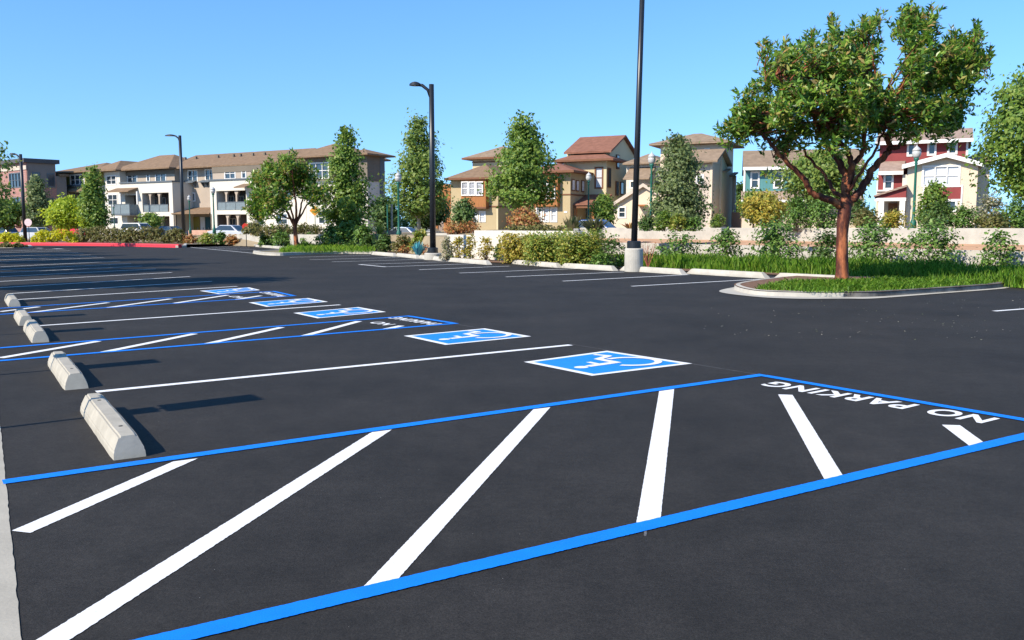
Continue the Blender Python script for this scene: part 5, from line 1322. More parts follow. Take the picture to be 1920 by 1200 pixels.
crown_tree('round_tree', 'dark rounded tree right of the tall pointed tree', 815, 372, 424, 760, 826, 78, .9, egg, LEAF['shrub_dark'], M['bark'], None, 32, 200, 24, .26, .3, .08)

# shade trees just outside the left of the picture: their shadows lie across the far stalls
def shade_tree(tip_px, h, r_, seed, label):
    tip = Vector(G(*tip_px)); b = tip - SUN_AZ * (h * .72 / math.tan(rad(SUN_EL)))
    rng = np.random.default_rng(seed); t = thing('shade_tree', label, 'tree', (b.x, b.y, 0), 'trees on the left walk')
    P = []
    for i in range(190):
        d_ = rng.normal(size=3); d_ /= np.linalg.norm(d_); q = np.array([b.x, b.y, h * .68]) + d_ * np.array([r_, r_, h * .3]) * rng.uniform(0, 1) ** .4
        P.append(rng.normal(size=(34, 3)) * .26 + q)
    V2, F2 = leaves(np.concatenate(P), .3, .6, None, rng); np_mesh('crown', V2, F2, LEAF['maple'], t)
    MB().tube([(b.x, b.y, -.05), (b.x, b.y, h * .6)], [.14, .06], 8).build('trunk', M['bark'], t)
for i, (tp, h, r_) in enumerate((((300, 530), 8.4, 1.7), ((120, 511), 9, 1.8), ((200, 499), 9.4, 1.9), ((160, 489), 9.6, 2.0), ((60, 482), 10, 2.0), ((60, 476), 10, 2.2))):
    shade_tree(tp, h, r_, 60 + i, 'leafy shade tree on the walk left of the far stalls')

# ---------------- red barked trees
def shrink(P, d):
    out = []; n = len(P)
    ar = sum(P[i][0] * P[(i + 1) % n][1] - P[(i + 1) % n][0] * P[i][1] for i in range(n)); sg = 1 if ar > 0 else -1
    for i in range(n):
        a, b = Vector(P[i - 1]), Vector(P[(i + 1) % n]); t_ = (b - a).normalized(); out.append((P[i][0] - sg * t_.y * d, P[i][1] + sg * t_.x * d))
    return out
def red_tree(label, base, zb, limbs, outline, Y, seed, nblob, per, leaf, blob_r, depth, trunkpts, tr, hole=-.25):
    """limbs: list of (pixel path, start radius, depth bend); outline: pixel polygon of the crown, filled through its depth"""
    rng = np.random.default_rng(seed)
    t = thing('red_barked_tree', label, 'tree', (base[0], base[1], zb), 'trees with peeling red bark')
    m = MB()
    P = [Vector(R(x_, y_, Y)) for x_, y_ in trunkpts]; P[0].z = zb - .05
    m.tube(smooth_path(P, 4), list(np.interp(np.linspace(0, 1, (len(P) - 1) * 4 + 1), np.linspace(0, 1, len(P)), tr)), 14)
    nodes = []
    for path, r0, bend in limbs:
        Q = [Vector(R(x_, y_, Y)) for x_, y_ in path]
        for i, q in enumerate(Q): q.y += bend * (i / (len(Q) - 1)) ** 1.2
        for i, q in enumerate(Q):
            k = (Y + bend * (i / (len(Q) - 1)) ** 1.2) / Y; q.x *= k; q.z = H + (q.z - H) * k
        sp = smooth_path(Q, 5); n = len(sp)
        for q in sp[1:-1]: q += Vector(rng.normal(size=3) * .018)
        m.tube(sp, [r0 * (1 - .72 * i / (n - 1)) for i in range(n)], 9)
        nodes += sp[len(sp) // 3:]
    xs = [p[0] for p in outline]; ys = [p[1] for p in outline]
    def inside(x_, y_):
        c = False; j = len(outline) - 1
        for i in range(len(outline)):
            (xi, yi), (xj, yj) = outline[i], outline[j]
            if (yi > y_) != (yj > y_) and x_ < (xj - xi) * (y_ - yi) / (yj - yi) + xi: c = not c
            j = i
        return c
    xc = (min(xs) + max(xs)) / 2; hw = (max(xs) - min(xs)) / 2; yc = (min(ys) + max(ys)) / 2; hh = (max(ys) - min(ys)) / 2
    LP, LO, LB = [], [], []
    cnt = 0; tw = 0
    while cnt < nblob:
        x_, y_ = rng.uniform(min(xs), max(xs)), rng.uniform(min(ys), max(ys))
        if not inside(x_, y_): continue
        e = max(0.0, 1 - ((x_ - xc) / hw / 1.05) ** 2 - ((y_ - yc) / hh / 1.1) ** 2) ** .5
        dy = depth * e * rng.uniform(-1, 1); k = (Y + dy) / Y
        if math.sin(x_ / 17.0 + 1.3 * dy + seed) + math.sin(y_ / 15.0 - 1.1 * dy) + math.sin((x_ + y_) / 23.0 + dy * 1.7) < hole: continue
        c = Vector(R(x_, y_, Y)); c = Vector((c.x * k, Y + dy, H + (c.z - H) * k)); cnt += 1
        nd = min(nodes, key=lambda q: (q - c).length + max(0, q.z - c.z) * 1.5)
        if True:
            mid = nd.lerp(c, .5) + Vector(rng.normal(size=3) * .08) + Vector((0, 0, -.05))
            m.tube([nd, mid, c], [.028, .018, .006], 5, False)
        up = (c - nd); up = up.normalized() if up.length > .05 else Vector((0, 0, 1)); up = (up * .5 + Vector((0, 0, .75)) + Vector(rng.normal(size=3) * .3)).normalized()
        # several leafy shoots in every clump; leaves whorl round the shoot
        for s_ in range(per[0]):
            ax = np.array(up) + rng.normal(size=3) * .55; ax /= np.linalg.norm(ax)
            o_ = np.array(c) + rng.normal(size=3) * blob_r * .55 - np.array(up) * leaf * 1.2
            n = per[1]; kk = rng.uniform(0, 1, n)[:, None] ** .8; Ls = rng.uniform(1.1, 2.2) * leaf
            ra = rng.normal(size=(n, 3)); ra -= ax * (ra @ ax)[:, None]; ra /= np.linalg.norm(ra, axis=1, keepdims=True) + 1e-9
            pos = o_ + ax * Ls * kk + ra * leaf * .42; LP.append(pos); LO.append(ra * 1.0 + ax * .65)
    for (x_, y_) in outline:                # slim leafy shoots standing up along the upper rim
        if y_ > yc - hh * .25: continue
        for r_ in range(3):
            dy = rng.uniform(-.5, .5) * depth * .6; k = (Y + dy) / Y; c = Vector(R(x_ + rng.uniform(-7, 7), y_ + rng.uniform(4, 14), Y)); c = Vector((c.x * k, Y + dy, H + (c.z - H) * k))
            ax = np.array([rng.normal() * .22, rng.normal() * .22, 1]); ax /= np.linalg.norm(ax); Ls = rng.uniform(.22, .45); n_ = 20
            kk = rng.uniform(0, 1, n_)[:, None]; ra = rng.normal(size=(n_, 3)); ra -= ax * (ra @ ax)[:, None]; ra /= np.linalg.norm(ra, axis=1, keepdims=True) + 1e-9
            m.tube([c - Vector(ax) * .3, c + Vector(ax) * Ls], [.012, .004], 4, False)
            LP.append(np.array(c) + ax * (kk - .3) * Ls * 1.3 + ra * leaf * .36); LO.append(ra + ax * .9)
    P, O = np.concatenate(LP), np.concatenate(LO); n = len(P)
    a = O + rng.normal(size=(n, 3)) * .22; a /= np.linalg.norm(a, axis=1, keepdims=True)
    tc_ = np.array(R(xc, yc + hh * .5, Y)); fd = P - tc_; fd /= np.linalg.norm(fd, axis=1, keepdims=True) + 1e-9; fd = fd * .8 + np.array([0, 0, .45]) + rng.normal(size=(n, 3)) * .5; b = np.cross(fd, a); b /= np.linalg.norm(b, axis=1, keepdims=True) + 1e-9
    L_ = leaf * rng.uniform(.7, 1.25, (n, 1)); Wd = L_ * .17; nr_ = np.cross(a, b)
    V2 = np.stack([P - a * L_ * .5, P + b * Wd + nr_ * L_ * .05, P + a * L_ * .5 - nr_ * L_ * .05, P - b * Wd + nr_ * L_ * .05], 1).reshape(-1, 3)
    np_mesh('crown', V2, np.arange(4 * n).reshape(n, 4), LEAF['madrone'], t)
    m.build('trunk', M['bark_red'], t, smooth=True)
    return t
YB = G(1577, 527, .12)
outl = [(1358, 240), (1372, 225), (1385, 232), (1384, 205), (1388, 180), (1402, 178), (1412, 150), (1424, 152), (1432, 118), (1430, 90), (1440, 88), (1446, 122), (1458, 105), (1470, 78), (1482, 92), (1502, 82), (1515, 66), (1522, 70), (1534, 90), (1548, 78), (1554, 46), (1568, 44), (1572, 78), (1590, 62), (1600, 66), (1612, 36), (1628, 40), (1640, 38), (1652, 34),
        (1644, 80), (1640, 130), (1646, 150), (1672, 168), (1702, 160), (1702, 110), (1694, 80), (1684, 50), (1694, 32), (1704, 14), (1724, 22), (1742, 30), (1754, 26), (1752, 62), (1738, 78), (1752, 85), (1776, 74), (1796, 58), (1812, 64), (1830, 50), (1842, 56), (1836, 82), (1860, 98), (1852, 118), (1834, 130), (1830, 160), (1816, 172), (1820, 198), (1800, 218), (1790, 240), (1768, 252), (1740, 250), (1718, 262), (1700, 246),
        (1682, 232), (1668, 250), (1652, 240), (1640, 290), (1618, 284), (1600, 255), (1590, 275), (1572, 258), (1560, 278), (1546, 296), (1530, 280), (1512, 286), (1500, 270), (1480, 278), (1462, 272), (1450, 290), (1430, 282), (1412, 292), (1398, 288), (1392, 266), (1370, 258)]
red_tree('large tree with peeling red bark on the kerbed island, biggest crown', (YB[0], YB[1]), .1,
  [([(1583, 392), (1566, 379), (1548, 372), (1521, 360), (1509, 337), (1473, 302), (1446, 270), (1418, 236), (1402, 205)], .105, -.7),
   ([(1586, 372), (1586, 335), (1570, 300), (1551, 270), (1536, 240), (1512, 190), (1500, 140)], .11, .9),
   ([(1588, 360), (1596, 318), (1590, 284), (1570, 262), (1549, 232), (1520, 200), (1486, 170), (1455, 140)], .085, -.9),
   ([(1590, 350), (1598, 310), (1612, 296), (1621, 262), (1617, 215), (1612, 150), (1622, 90)], .085, .5),
   ([(1588, 385), (1604, 368), (1622, 344), (1637, 317), (1657, 295), (1669, 277), (1664, 258), (1672, 230), (1690, 180), (1704, 120), (1708, 60)], .11, .3),
   ([(1668, 280), (1693, 268), (1718, 248), (1748, 225), (1785, 185), (1808, 130), (1822, 95)], .06, -.6),
   ([(1672, 240), (1700, 215), (1735, 180), (1760, 140), (1765, 100)], .05, 1.2),
   ([(1586, 375), (1563, 358), (1548, 328), (1520, 300), (1496, 268), (1470, 230)], .06, 1.3),
   ([(1586, 368), (1610, 330), (1640, 280), (1660, 230), (1650, 190)], .05, -1.2)],
  shrink(outl, 7), YB[1], 41, 560, (5, 14), .17, .24, 2.3, [(1578, 527), (1579, 505), (1579, 441), (1583, 400), (1586, 370)], [.21, .155, .14, .165, .13])
Y2 = G(556, 467, .12)
s2 = lambda L_: L_
red_tree('far small red barked tree on the grass island in front of the apartments', (Y2[0], Y2[1]), .1,
  [([(552, 424), (540, 400), (530, 380), (515, 360), (500, 345)], .09, .5), ([(553, 424), (556, 395), (552, 360), (548, 325)], .09, -.6), ([(554, 425), (562, 400), (568, 370), (580, 340)], .08, .4), ([(553, 420), (545, 390), (530, 350), (525, 330)], .07, -.8), ([(555, 420), (575, 385), (590, 370), (598, 360)], .06, .5), ([(548, 412), (520, 400), (495, 385), (485, 370)], .06, .2)],
  [(467, 370), (474, 345), (478, 322), (490, 330), (500, 312), (515, 308), (528, 300), (540, 292), (556, 302), (575, 312), (582, 330), (590, 345), (606, 350), (608, 368), (600, 384), (582, 372), (570, 362), (560, 350), (545, 352), (530, 362), (524, 385), (515, 402), (490, 404), (474, 398), (466, 384)],
  Y2[1], 42, 130, (6, 14), .28, .45, 2.2, [(556, 467), (555, 450), (553, 430), (553, 420)], [.17, .14, .12, .10], hole=-.1)

# ================================================================== SHRUBS, HEDGES, GRASS
def shrub(name, label, px0, px1, pyt, pyb, Y, leafm, seed, zb=None, n=None, leaf=.13, depth=None, group=None, stem=M['bark'], sparse=1.0, cat='shrub', shape='dome', per=20, sig=None):
    rng = np.random.default_rng(seed); ns = lump_noise(rng)
    c = R((px0 + px1) / 2, YH, Y); W = (R(px1, YH, Y)[0] - R(px0, YH, Y)[0]) / 2
    z0 = R((px0 + px1) / 2, pyb, Y)[2] if zb is None else zb; z1 = R((px0 + px1) / 2, pyt, Y)[2]; h = z1 - z0; dp = depth if depth else max(.35, W * .8)
    t = thing(name, label, cat, (c[0], Y, z0), group)
    sg = sig if sig else min(W, h) * .17 + .03
    nclu = n if n else int(np.clip(18 + W * h * 42, 24, 150)); 
    P, m = [], MB(); O = []
    for i in range(int(nclu * sparse)):
        if shape == 'box':
            q = np.array([rng.uniform(-1, 1) * W, rng.uniform(-1, 1) * dp, rng.uniform(.12, 1.0) * h]); q[2] *= .93 + .07 * math.sin(q[0] * 3 + seed)
        else:
            a = rng.uniform(0, 6.283); u = rng.uniform(0, 1) ** .45; tt = rng.uniform(.1, 1)
            r_ = (math.sin(math.pi * min(.98, .22 + .78 * tt)) ** .55) * (1 + .4 * ns(a, tt * 3)) * u
            q = np.array([W * r_ * math.cos(a), dp * r_ * math.sin(a), h * tt * (1 - .10 * u)])
        k = max(5, int(per * rng.uniform(.6, 1.4))); P.append(rng.normal(size=(k, 3)) * sg * np.array([1, 1, .85]) + q + np.array([c[0], Y, z0]))
        o_ = np.array([q[0], q[1], .4]); o_ /= np.linalg.norm(o_) + 1e-6; O.append(np.repeat(o_[None], k, 0))
        if i % 4 == 0:
            b0 = Vector((c[0] + q[0] * (.75 if shape == 'box' else .2), Y + q[1] * .3, z0 - .02)); m.tube([b0, b0.lerp(Vector((c[0] + q[0], Y + q[1], z0 + q[2])), .55) + Vector((0, 0, .03)), (c[0] + q[0], Y + q[1], z0 + q[2])], [.018, .012, .004], 4, False)
    P, O = np.concatenate(P), np.concatenate(O)
    P[:, 2] = np.maximum(P[:, 2], z0 + .02)
    V2, F2 = leaves(P, leaf, .55, O, rng); np_mesh('foliage', V2, F2, leafm, t)
    m.build('stems', stem, t)
    return t
gx = lambda px, py: G(px, py, .03)[1]
# along the right walls
GS = 'leafy shrubs against the right walls'
for a in [('small sparse leafy shrub just right of the tall lamp pedestal', 1238, 1312, 436, 488, 36.5, 'shrub', 101, .75),
          ('upright leafy shrub below the small grey box on the wall', 1328, 1392, 432, 486, 36, 'shrub', 102, .9),
          ('large dense leafy shrub left of the red barked trunk', 1402, 1506, 414, 489, 34.5, 'shrub', 103, 1),
          ('leafy shrub partly behind the left side of the red barked trunk', 1522, 1578, 430, 490, 33.5, 'shrub_dark', 104, 1),
          ('leafy shrub just right of the red barked trunk', 1592, 1682, 417, 498, 32.8, 'shrub', 105, .95),
          ('wide leafy shrub casting a dark shadow on the wall', 1698, 1806, 424, 502, 31.2, 'shrub', 106, .85),
          ('leafy shrub nearest the right edge of the photo', 1840, 1914, 436, 498, 29.8, 'shrub', 107, .7)]:
    lab, p0, p1, t0, b0, Y, lm, sd_, sp = a
    shrub('leafy_shrub', lab, p0, p1, t0, b0, Y, LEAF[lm], sd_, zb=.03, leaf=.14, group=GS, sparse=sp * 1.05, per=24)
shrub('leafy_shrub', 'dark leaved shrub between the yellow hedge and the lamp pedestal', 1124, 1172, 444, 500, 32.1, LEAF['shrub_dark'], 108, zb=.03, leaf=.13, sparse=.8)
shrub('leafy_shrub', 'bright low shrub at the foot of the yellow hedge', 1106, 1150, 478, 502, 31.6, LEAF['shrub'], 109, zb=.03, leaf=.12)
# bare red twigs
t = thing('twig_shrub', 'bare red twigged plant right of the lamp pedestal', 'shrub', (*R(1216, YH, 31.5)[:2], .03)); m = MB(); bb = Vector((*R(1216, YH, 31.5)[:2], .03)); rn = random.Random(4)
for i in range(16):
    e = bb + Vector((rn.uniform(-.3, .3), rn.uniform(-.2, .2), rn.uniform(.6, .95))); m.tube([bb, bb.lerp(e, .5) + Vector((rn.uniform(-.05, .05), 0, 0)), e], [.012, .009, .004], 5, False)
m.build('stems', M['twig_red'], t); V2, F2 = leaves(np.array([[bb.x + rn.uniform(-.3, .3), bb.y + rn.uniform(-.2, .2), rn.uniform(.2, .95)] for i in range(60)]), .06, .5); np_mesh('foliage', V2, F2, LEAF['orange'], t)
# yellow hedge
shrub('hedge_shrub', 'yellow and orange hedge bush, left third of the clipped hedge', 944, 1008, 439, 488, 36.2, LEAF['yellow'], 111, zb=.03, n=230, leaf=.11, shape='box', depth=.45, per=24)
shrub('hedge_shrub', 'clipped yellow green hedge bush, middle of the hedge', 992, 1070, 438, 494, 34.5, LEAF['hedge'], 112, zb=.03, n=300, leaf=.11, shape='box', depth=.4, per=24)
shrub('hedge_shrub', 'clipped green hedge bush, right end of the hedge', 1054, 1130, 438, 497, 32.9, LEAF['hedge'], 113, zb=.03, n=300, leaf=.11, shape='box', depth=.4, per=24)
# thin shrubs against the white wall
for i, (p0, p1, t0, b0, lm, lab) in enumerate(((826, 850, 442, 484, 'pale', 'pale thin shrub beside the middle lamp pole base'), (848, 872, 444, 482, 'yellow', 'thin yellow green shrub, second from the middle lamp pole'), (870, 896, 441, 484, 'yellow', 'thin yellow green shrub in the middle of the white wall'), (897, 926, 446, 488, 'yellow', 'wider yellow green shrub on the white wall left of the hedge'), (928, 942, 456, 489, 'shrub_dark', 'narrow dark shrub next to the yellow hedge'))):
    shrub('thin_shrub', lab, p0, p1, t0, b0, gx((p0 + p1) / 2, 489) + .1, LEAF[lm], 120 + i, zb=.03, n=34, leaf=.12, per=16, group='thin shrubs on the white wall', depth=.3)
# planting left of the middle lamp pole
for i, (p0, p1, t0, b0, Y, lm, lab) in enumerate((
    (598, 640, 424, 472, 58, 'shrub', 'light green bush, left part of the big planting mass'), (628, 672, 420, 474, 56, 'shrub', 'green bush in the middle of the big planting mass'),
    (662, 705, 424, 472, 54, 'shrub', 'bright green bush, right end of the big planting mass'), (676, 706, 446, 476, 52, 'shrub_dark', 'dark low bush at the right foot of the planting mass'),
    (706, 738, 440, 472, 51, 'shrub_dark', 'dark green bush right of the big planting mass'), (740, 772, 440, 472, 50, 'dry', 'olive bush below the green street lamp'),
    (772, 804, 430, 462, 49, 'hedge', 'yellow green bush left of the middle lamp pole'), (508, 548, 436, 464, 63, 'shrub', 'small green bush left of the far red barked trunk'),
    (486, 508, 440, 462, 65, 'shrub', 'tiny bush left of the small green bush'), (566, 600, 440, 468, 61, 'shrub', 'bush right of the far red barked trunk'))):
    shrub('leafy_shrub', lab, p0, p1, t0, b0, Y, LEAF[lm], 130 + i, leaf=.2, per=22, zb=.05)
shrub('feathery_shrub', 'tall feathery shrub above the big planting mass', 622, 684, 398, 440, 60, LEAF['shrub'], 141, zb=.6, leaf=.26, sparse=.8)
shrub('dry_shrub', 'brown orange ground shrubs above the far garden wall', 470, 600, 424, 440, 64, LEAF['dry'], 142, zb=.85, n=130, leaf=.2, shape='box', depth=.8)
shrub('dry_shrub', 'dark bronze grass clump left of the far red barked tree', 458, 492, 418, 434, 66, LEAF['dry'], 143, zb=.9, leaf=.22)
def spiky(label, px, pyt, zb, Y, n, spread, leafm, seed, cat='spiky plant', wd=.06):
    rng = np.random.default_rng(seed); b = R(px, YH, Y); h = R(px, pyt, Y)[2] - zb
    t = thing('spiky_plant', label, cat, (b[0], Y, zb)); V2, F2 = [], []
    for i in range(n):
        a = rng.uniform(0, 6.283); s_ = rng.uniform(.05, 1) * spread; L_ = h * rng.uniform(.6, 1.05); base = np.array([b[0], Y, zb]) + np.array([math.cos(a), math.sin(a), 0]) * .1
        tip = base + np.array([math.cos(a) * s_, math.sin(a) * s_, L_ * (1 - .25 * s_ / spread)]); mid = (base + tip) / 2 + np.array([-math.cos(a), -math.sin(a), 0]) * s_ * .12
        w_ = np.array([-math.sin(a), math.cos(a), 0]) * wd; k = len(V2)
        V2 += [base - w_ * .7, base + w_ * .7, mid + w_, mid - w_, tip]; F2 += [(k, k + 1, k + 2, k + 3), (k + 3, k + 2, k + 4)]
    m = MB(); m.v = [tuple(v) for v in V2]; m.f = F2; m.build('leaves', leafm, t); return t
spiky('bronze spiky plant, left of two above the yellow hedge', 1072, 400, 1.2, 37.0, 80, .6, LEAF['spike'], 151, wd=.085)
spiky('bronze spiky plant, right of two above the yellow hedge', 1114, 403, 1.2, 37.0, 110, .85, LEAF['spike'], 152, wd=.085)
spiky('grey spiky plant at the foot of the green lamp by the tall pole', 1212, 394, 1.4, 44, 46, .6, LEAF['spike'], 153)
spiky('small orange spiky plant in front of the cream cottage', 1180, 415, 1.4, 46, 36, .6, LEAF['orange'], 154)
spiky('spiky plant above the salmon planter wall', 712, 417, .95, 62.5, 40, .6, LEAF['hedge'], 155)
spiky('blue green agave in front of the middle lamp pole', 784, 449, .03, 45.5, 80, .45, LEAF['agave'], 156, 'agave')
# plants above the right wall
for i, (p0, p1, t0, Y, lm, lab) in enumerate((
    (1228, 1262, 398, 43, 'maple', 'green bush right of the green lamp by the tall pole'), (1256, 1290, 404, 42.5, 'hedge', 'bush with red tips below the greyish tree'), (1284, 1322, 410, 42.5, 'shrub', 'pale green bush at the right foot of the greyish tree'), (1196, 1230, 408, 43.5, 'shrub_dark', 'low dark bush behind the tall black pole'),
    (1334, 1360, 402, 66, 'maple', 'small round bush in front of the dark side of the tan house'),
    (1468, 1520, 370, 40.5, 'shrub', 'tall bush left of the red barked trunk above the wall'), (1508, 1574, 366, 40, 'shrub', 'tall leafy bush directly left of the red barked trunk above the wall'), (1590, 1628, 372, 41, 'shrub_dark', 'dark bush right of the red barked trunk above the wall'),
    (1600, 1650, 392, 39.5, 'dry', 'dry reddish bush left of the porch of the red house'), (1652, 1700, 396, 39, 'yellow', 'yellowish bush in front of the porch of the red house'),
    (1726, 1790, 384, 38, 'shrub_dark', 'dark green bush under the cream gable'), (1780, 1832, 390, 37.5, 'shrub', 'green bush right of the cream gable'), (1826, 1880, 366, 38.5, 'pale', 'pale flowering bush right of the red house'), (1872, 1935, 374, 37.5, 'shrub', 'green bush at the right edge above the wall'), (1836, 1886, 398, 36.8, 'dry', 'brown dry bush below the pale flowering bush'))):
    shrub('wall_shrub', lab, p0, p1, t0, 431, Y, LEAF[lm], 160 + i, zb=1.3, leaf=.13, per=24, sparse=1.35)
shrub('wall_shrub', 'fallen dry grass hump above the yellow hedge wall', 956, 1062, 424, 436, 39.8, LEAF['dry'], 180, zb=1.2, n=70, leaf=.13, shape='box', depth=.4)
shrub('wall_shrub', 'orange ground bush in front of the ochre house', 838, 892, 418, 432, 52, LEAF['orange'], 181, zb=1.0, n=60, leaf=.16, shape='box', depth=.5)
# far hedges
def hedge(label, a, b, h, zb, w_, leafm, seed, leaf=.2, dens=34, stems=True):
    rng = np.random.default_rng(seed); a, b = Vector(a), Vector(b); L_ = (b - a).length; t = thing('hedge', label, 'hedge', ((a.x + b.x) / 2, (a.y + b.y) / 2, zb))
    n = int(L_ * dens * (2.6 if leaf < .18 else 1)); k = rng.uniform(0, 1, n); u = rng.uniform(-1, 1, n); v = rng.uniform(0.1, 1, n); top = h * (1 + .07 * np.sin(k * L_ * 1.1 + seed) + .05 * np.sin(k * L_ * 2.7)); end = np.minimum(1, np.minimum(k, 1 - k) * L_ / .9) ** .4
    d_ = (b - a).normalized(); nn = np.array([-d_.y, d_.x, 0]); C = np.array(a)[None] + k[:, None] * np.array(b - a)[None] + nn * (u * w_ * end)[:, None]; C[:, 2] = zb + v * top * end
    P = np.repeat(C, 14, 0) + rng.normal(size=(n * 14, 3)) * (.11 if leaf > .18 else .06); P[:, 2] = np.maximum(P[:, 2], zb + .02)
    OO = np.repeat(nn * (u * 1.0)[:, None] + np.array([0, 0, 1.0]) * (v ** 2)[:, None], 14, 0); V2, F2 = leaves(P, leaf, .6, OO, rng); np_mesh('foliage', V2, F2, leafm, t)
    m = MB()
    for i in range(int(L_ * 1.3)):
        q = a.lerp(b, rng.uniform(0, 1)); m.tube([(q.x, q.y, zb - .05), (q.x + rng.normal() * .15, q.y, zb + h * .6)], [.03, .012], 5, False)
    m.build('stems', M['bark'], t); return t
g0 = lambda px, py: Vector(G(px, py))
hedge('low lime yellow hedge left of the leftmost lamp pole', g0(-40, 457.5), g0(44, 457.8), .85, .1, .5, LEAF['lime'], 191, .14)
hedge('low lime yellow hedge right of the leftmost lamp pole', g0(60, 457.8), g0(146, 457.6), 1.1, .1, .6, LEAF['lime'], 192, .14)
hedge('long brown green hedge behind the red kerb', g0(140, 456.5), g0(312, 458.2), 1.25, .1, .55, LEAF['dry'], 193, .15)
hedge('short dark end of the hedge left of the black lamp pole', g0(316, 458), g0(344, 458.8), 1.2, .1, .5, LEAF['dry'], 194, .15)
for i, (p0, p1, t0, lm, lab) in enumerate(((344, 372, 442, 'orange', 'rust tinted low shrub right of the red kerb end'), (372, 402, 438, 'hedge', 'yellow green low shrub before the salmon planter wall'), (400, 424, 436, 'shrub', 'green low shrub at the left end of the far garden wall'), (424, 448, 442, 'orange', 'orange low shrub against the far garden wall'))):
    shrub('low_shrub', lab, p0, p1, t0, 459, 74 - i * 1.5, LEAF[lm], 200 + i, zb=.1, leaf=.2)
for i, (p0, p1, lab) in enumerate(((-4, 22, 'dark low shrub at the very left edge of the far bed'), (22, 46, 'dark low shrub left of the leftmost lamp pole foot'))):
    shrub('low_shrub', lab, p0, p1, 457.5, 465, 62, LEAF['dry'], 210 + i, zb=.1, leaf=.2)

# grass: strip before the right walls, both islands
def in_poly(P, poly_):
    c = np.zeros(len(P), bool); j = len(poly_) - 1
    for i in range(len(poly_)):
        xi, yi = poly_[i]; xj, yj = poly_[j]
        with np.errstate(divide='ignore', invalid='ignore'):
            k = ((yi > P[:, 1]) != (yj > P[:, 1])) & (P[:, 0] < (xj - xi) * (P[:, 1] - yi) / (yj - yi + 1e-12) + xi)
        c ^= k; j = i
    return c
def blades(poly_, n, h, zb, seed, clump=.35, lean=.35):
    rng = np.random.default_rng(seed); lo = np.min(poly_, 0); hi = np.max(poly_, 0)
    nc = max(8, int(n / 45)); C = rng.uniform(lo, hi, (nc * 3, 2)); C = C[in_poly(C, poly_)]
    ci = rng.integers(0, len(C), n); P = C[ci] + rng.normal(size=(n, 2)) * clump; ok_ = in_poly(P, poly_); P = P[ok_]; ch = rng.uniform(.2, 1.3, len(C))[ci][ok_]; n = len(P)
    hz = h * ch * rng.uniform(.5, 1.2, n) * (.75 + .5 * (np.sin(P[:, 0] * 1.7 + seed) * np.sin(P[:, 1] * 1.3) * .5 + .5)); a = rng.uniform(0, 6.283, n); ln = hz * lean * rng.uniform(.2, 1.6, n)
    b = np.column_stack([P, np.full(n, zb)]); d_ = np.column_stack([np.cos(a), np.sin(a), np.zeros(n)]); sd_ = np.column_stack([-np.sin(a), np.cos(a), np.zeros(n)]) * .008
    mid = b + d_ * (ln * .35)[:, None]; mid[:, 2] += hz * .62; tip = b + d_ * ln[:, None]; tip[:, 2] += hz
    V2 = np.stack([b - sd_, b + sd_, mid + sd_ * .8, tip, mid - sd_ * .8], 1).reshape(-1, 3)
    return V2, np.arange(5 * n).reshape(n, 5)
pl = [tuple(G(*p)[:2]) for p in ((1150, 500), (1288, 506), (1440, 513), (1600, 522), (1760, 533), (1905, 541), (2000, 548))]
pl += [tuple(on_line(px, WR0 - Vd * .5, U)[:2]) for px in (2050, 1880, 1700, 1500, 1330, 1200)]
def stuff(name, label, V2, F2, m_): o = np_mesh(name, V2, F2, m_); tag(o, label, 'grass', kind='stuff'); return o
pl2 = np.array(pl)
# denser band near the bars, thinner towards the wall
V2, F2 = blades(pl2, 9000, .26, .02, 301, .30)
nearp = np.array([tuple(G(*p)[:2]) for p in ((1130, 499.5), (1288, 506), (1440, 513), (1600, 522), (1760, 533), (1905, 541), (2000, 548), (2000, 528), (1880, 520), (1700, 512), (1500, 503), (1330, 497), (1180, 491))])
V3, F3 = blades(nearp, 44000, .34, .02, 302, .22)
stuff('grass', 'long bright green grass along the right kerb bars', np.concatenate([V2, V3]), np.concatenate([F2, F3 + len(V2)]), LEAF['grass'])
isl = np.array([tuple(G(px, py, .11)[:2]) for px, py in ((1424, 537.5), (1416, 543), (1500, 547.5), (1560, 549.5), (1640, 547), (1740, 541), (1850, 533.5), (1872, 530), (1760, 526), (1640, 527), (1560, 528.5), (1470, 530.5))])
V2, F2 = blades(isl, 17000, .11, .11, 303, .22, .8)
stuff('grass', 'shorter grass on the kerbed island round the red barked tree', V2, F2, LEAF['grass'])
isl = np.array([tuple(G(px, py, .11)[:2]) for px, py in ((520, 474), (560, 474.5), (640, 473), (702, 473.5), (705, 467), (612, 463.5), (545, 465))])
V2, F2 = blades(isl, 9000, .28, .11, 304, .4, .5)
stuff('grass', 'grass on the far island under the small red barked tree', V2, F2, LEAF['grass'])
pe = np.array([tuple(G(*p)[:2]) for p in ((760, 477), (800, 481), (806, 470), (760, 466))])
# dead brush and rocks at the foot of the middle lamp
for i, (p0, p1, t0, b0, lab) in enumerate(((746, 772, 458, 474, 'bare tan brush left of the blue agave'), (790, 804, 460, 478, 'bare tan brush between the blue agave and the middle lamp pole'))):
    shrub('dry_brush', lab, p0, p1, t0, b0, 47.5 - i, LEAF['orange'], 310 + i, zb=.05, leaf=.14, sparse=.5, per=12)
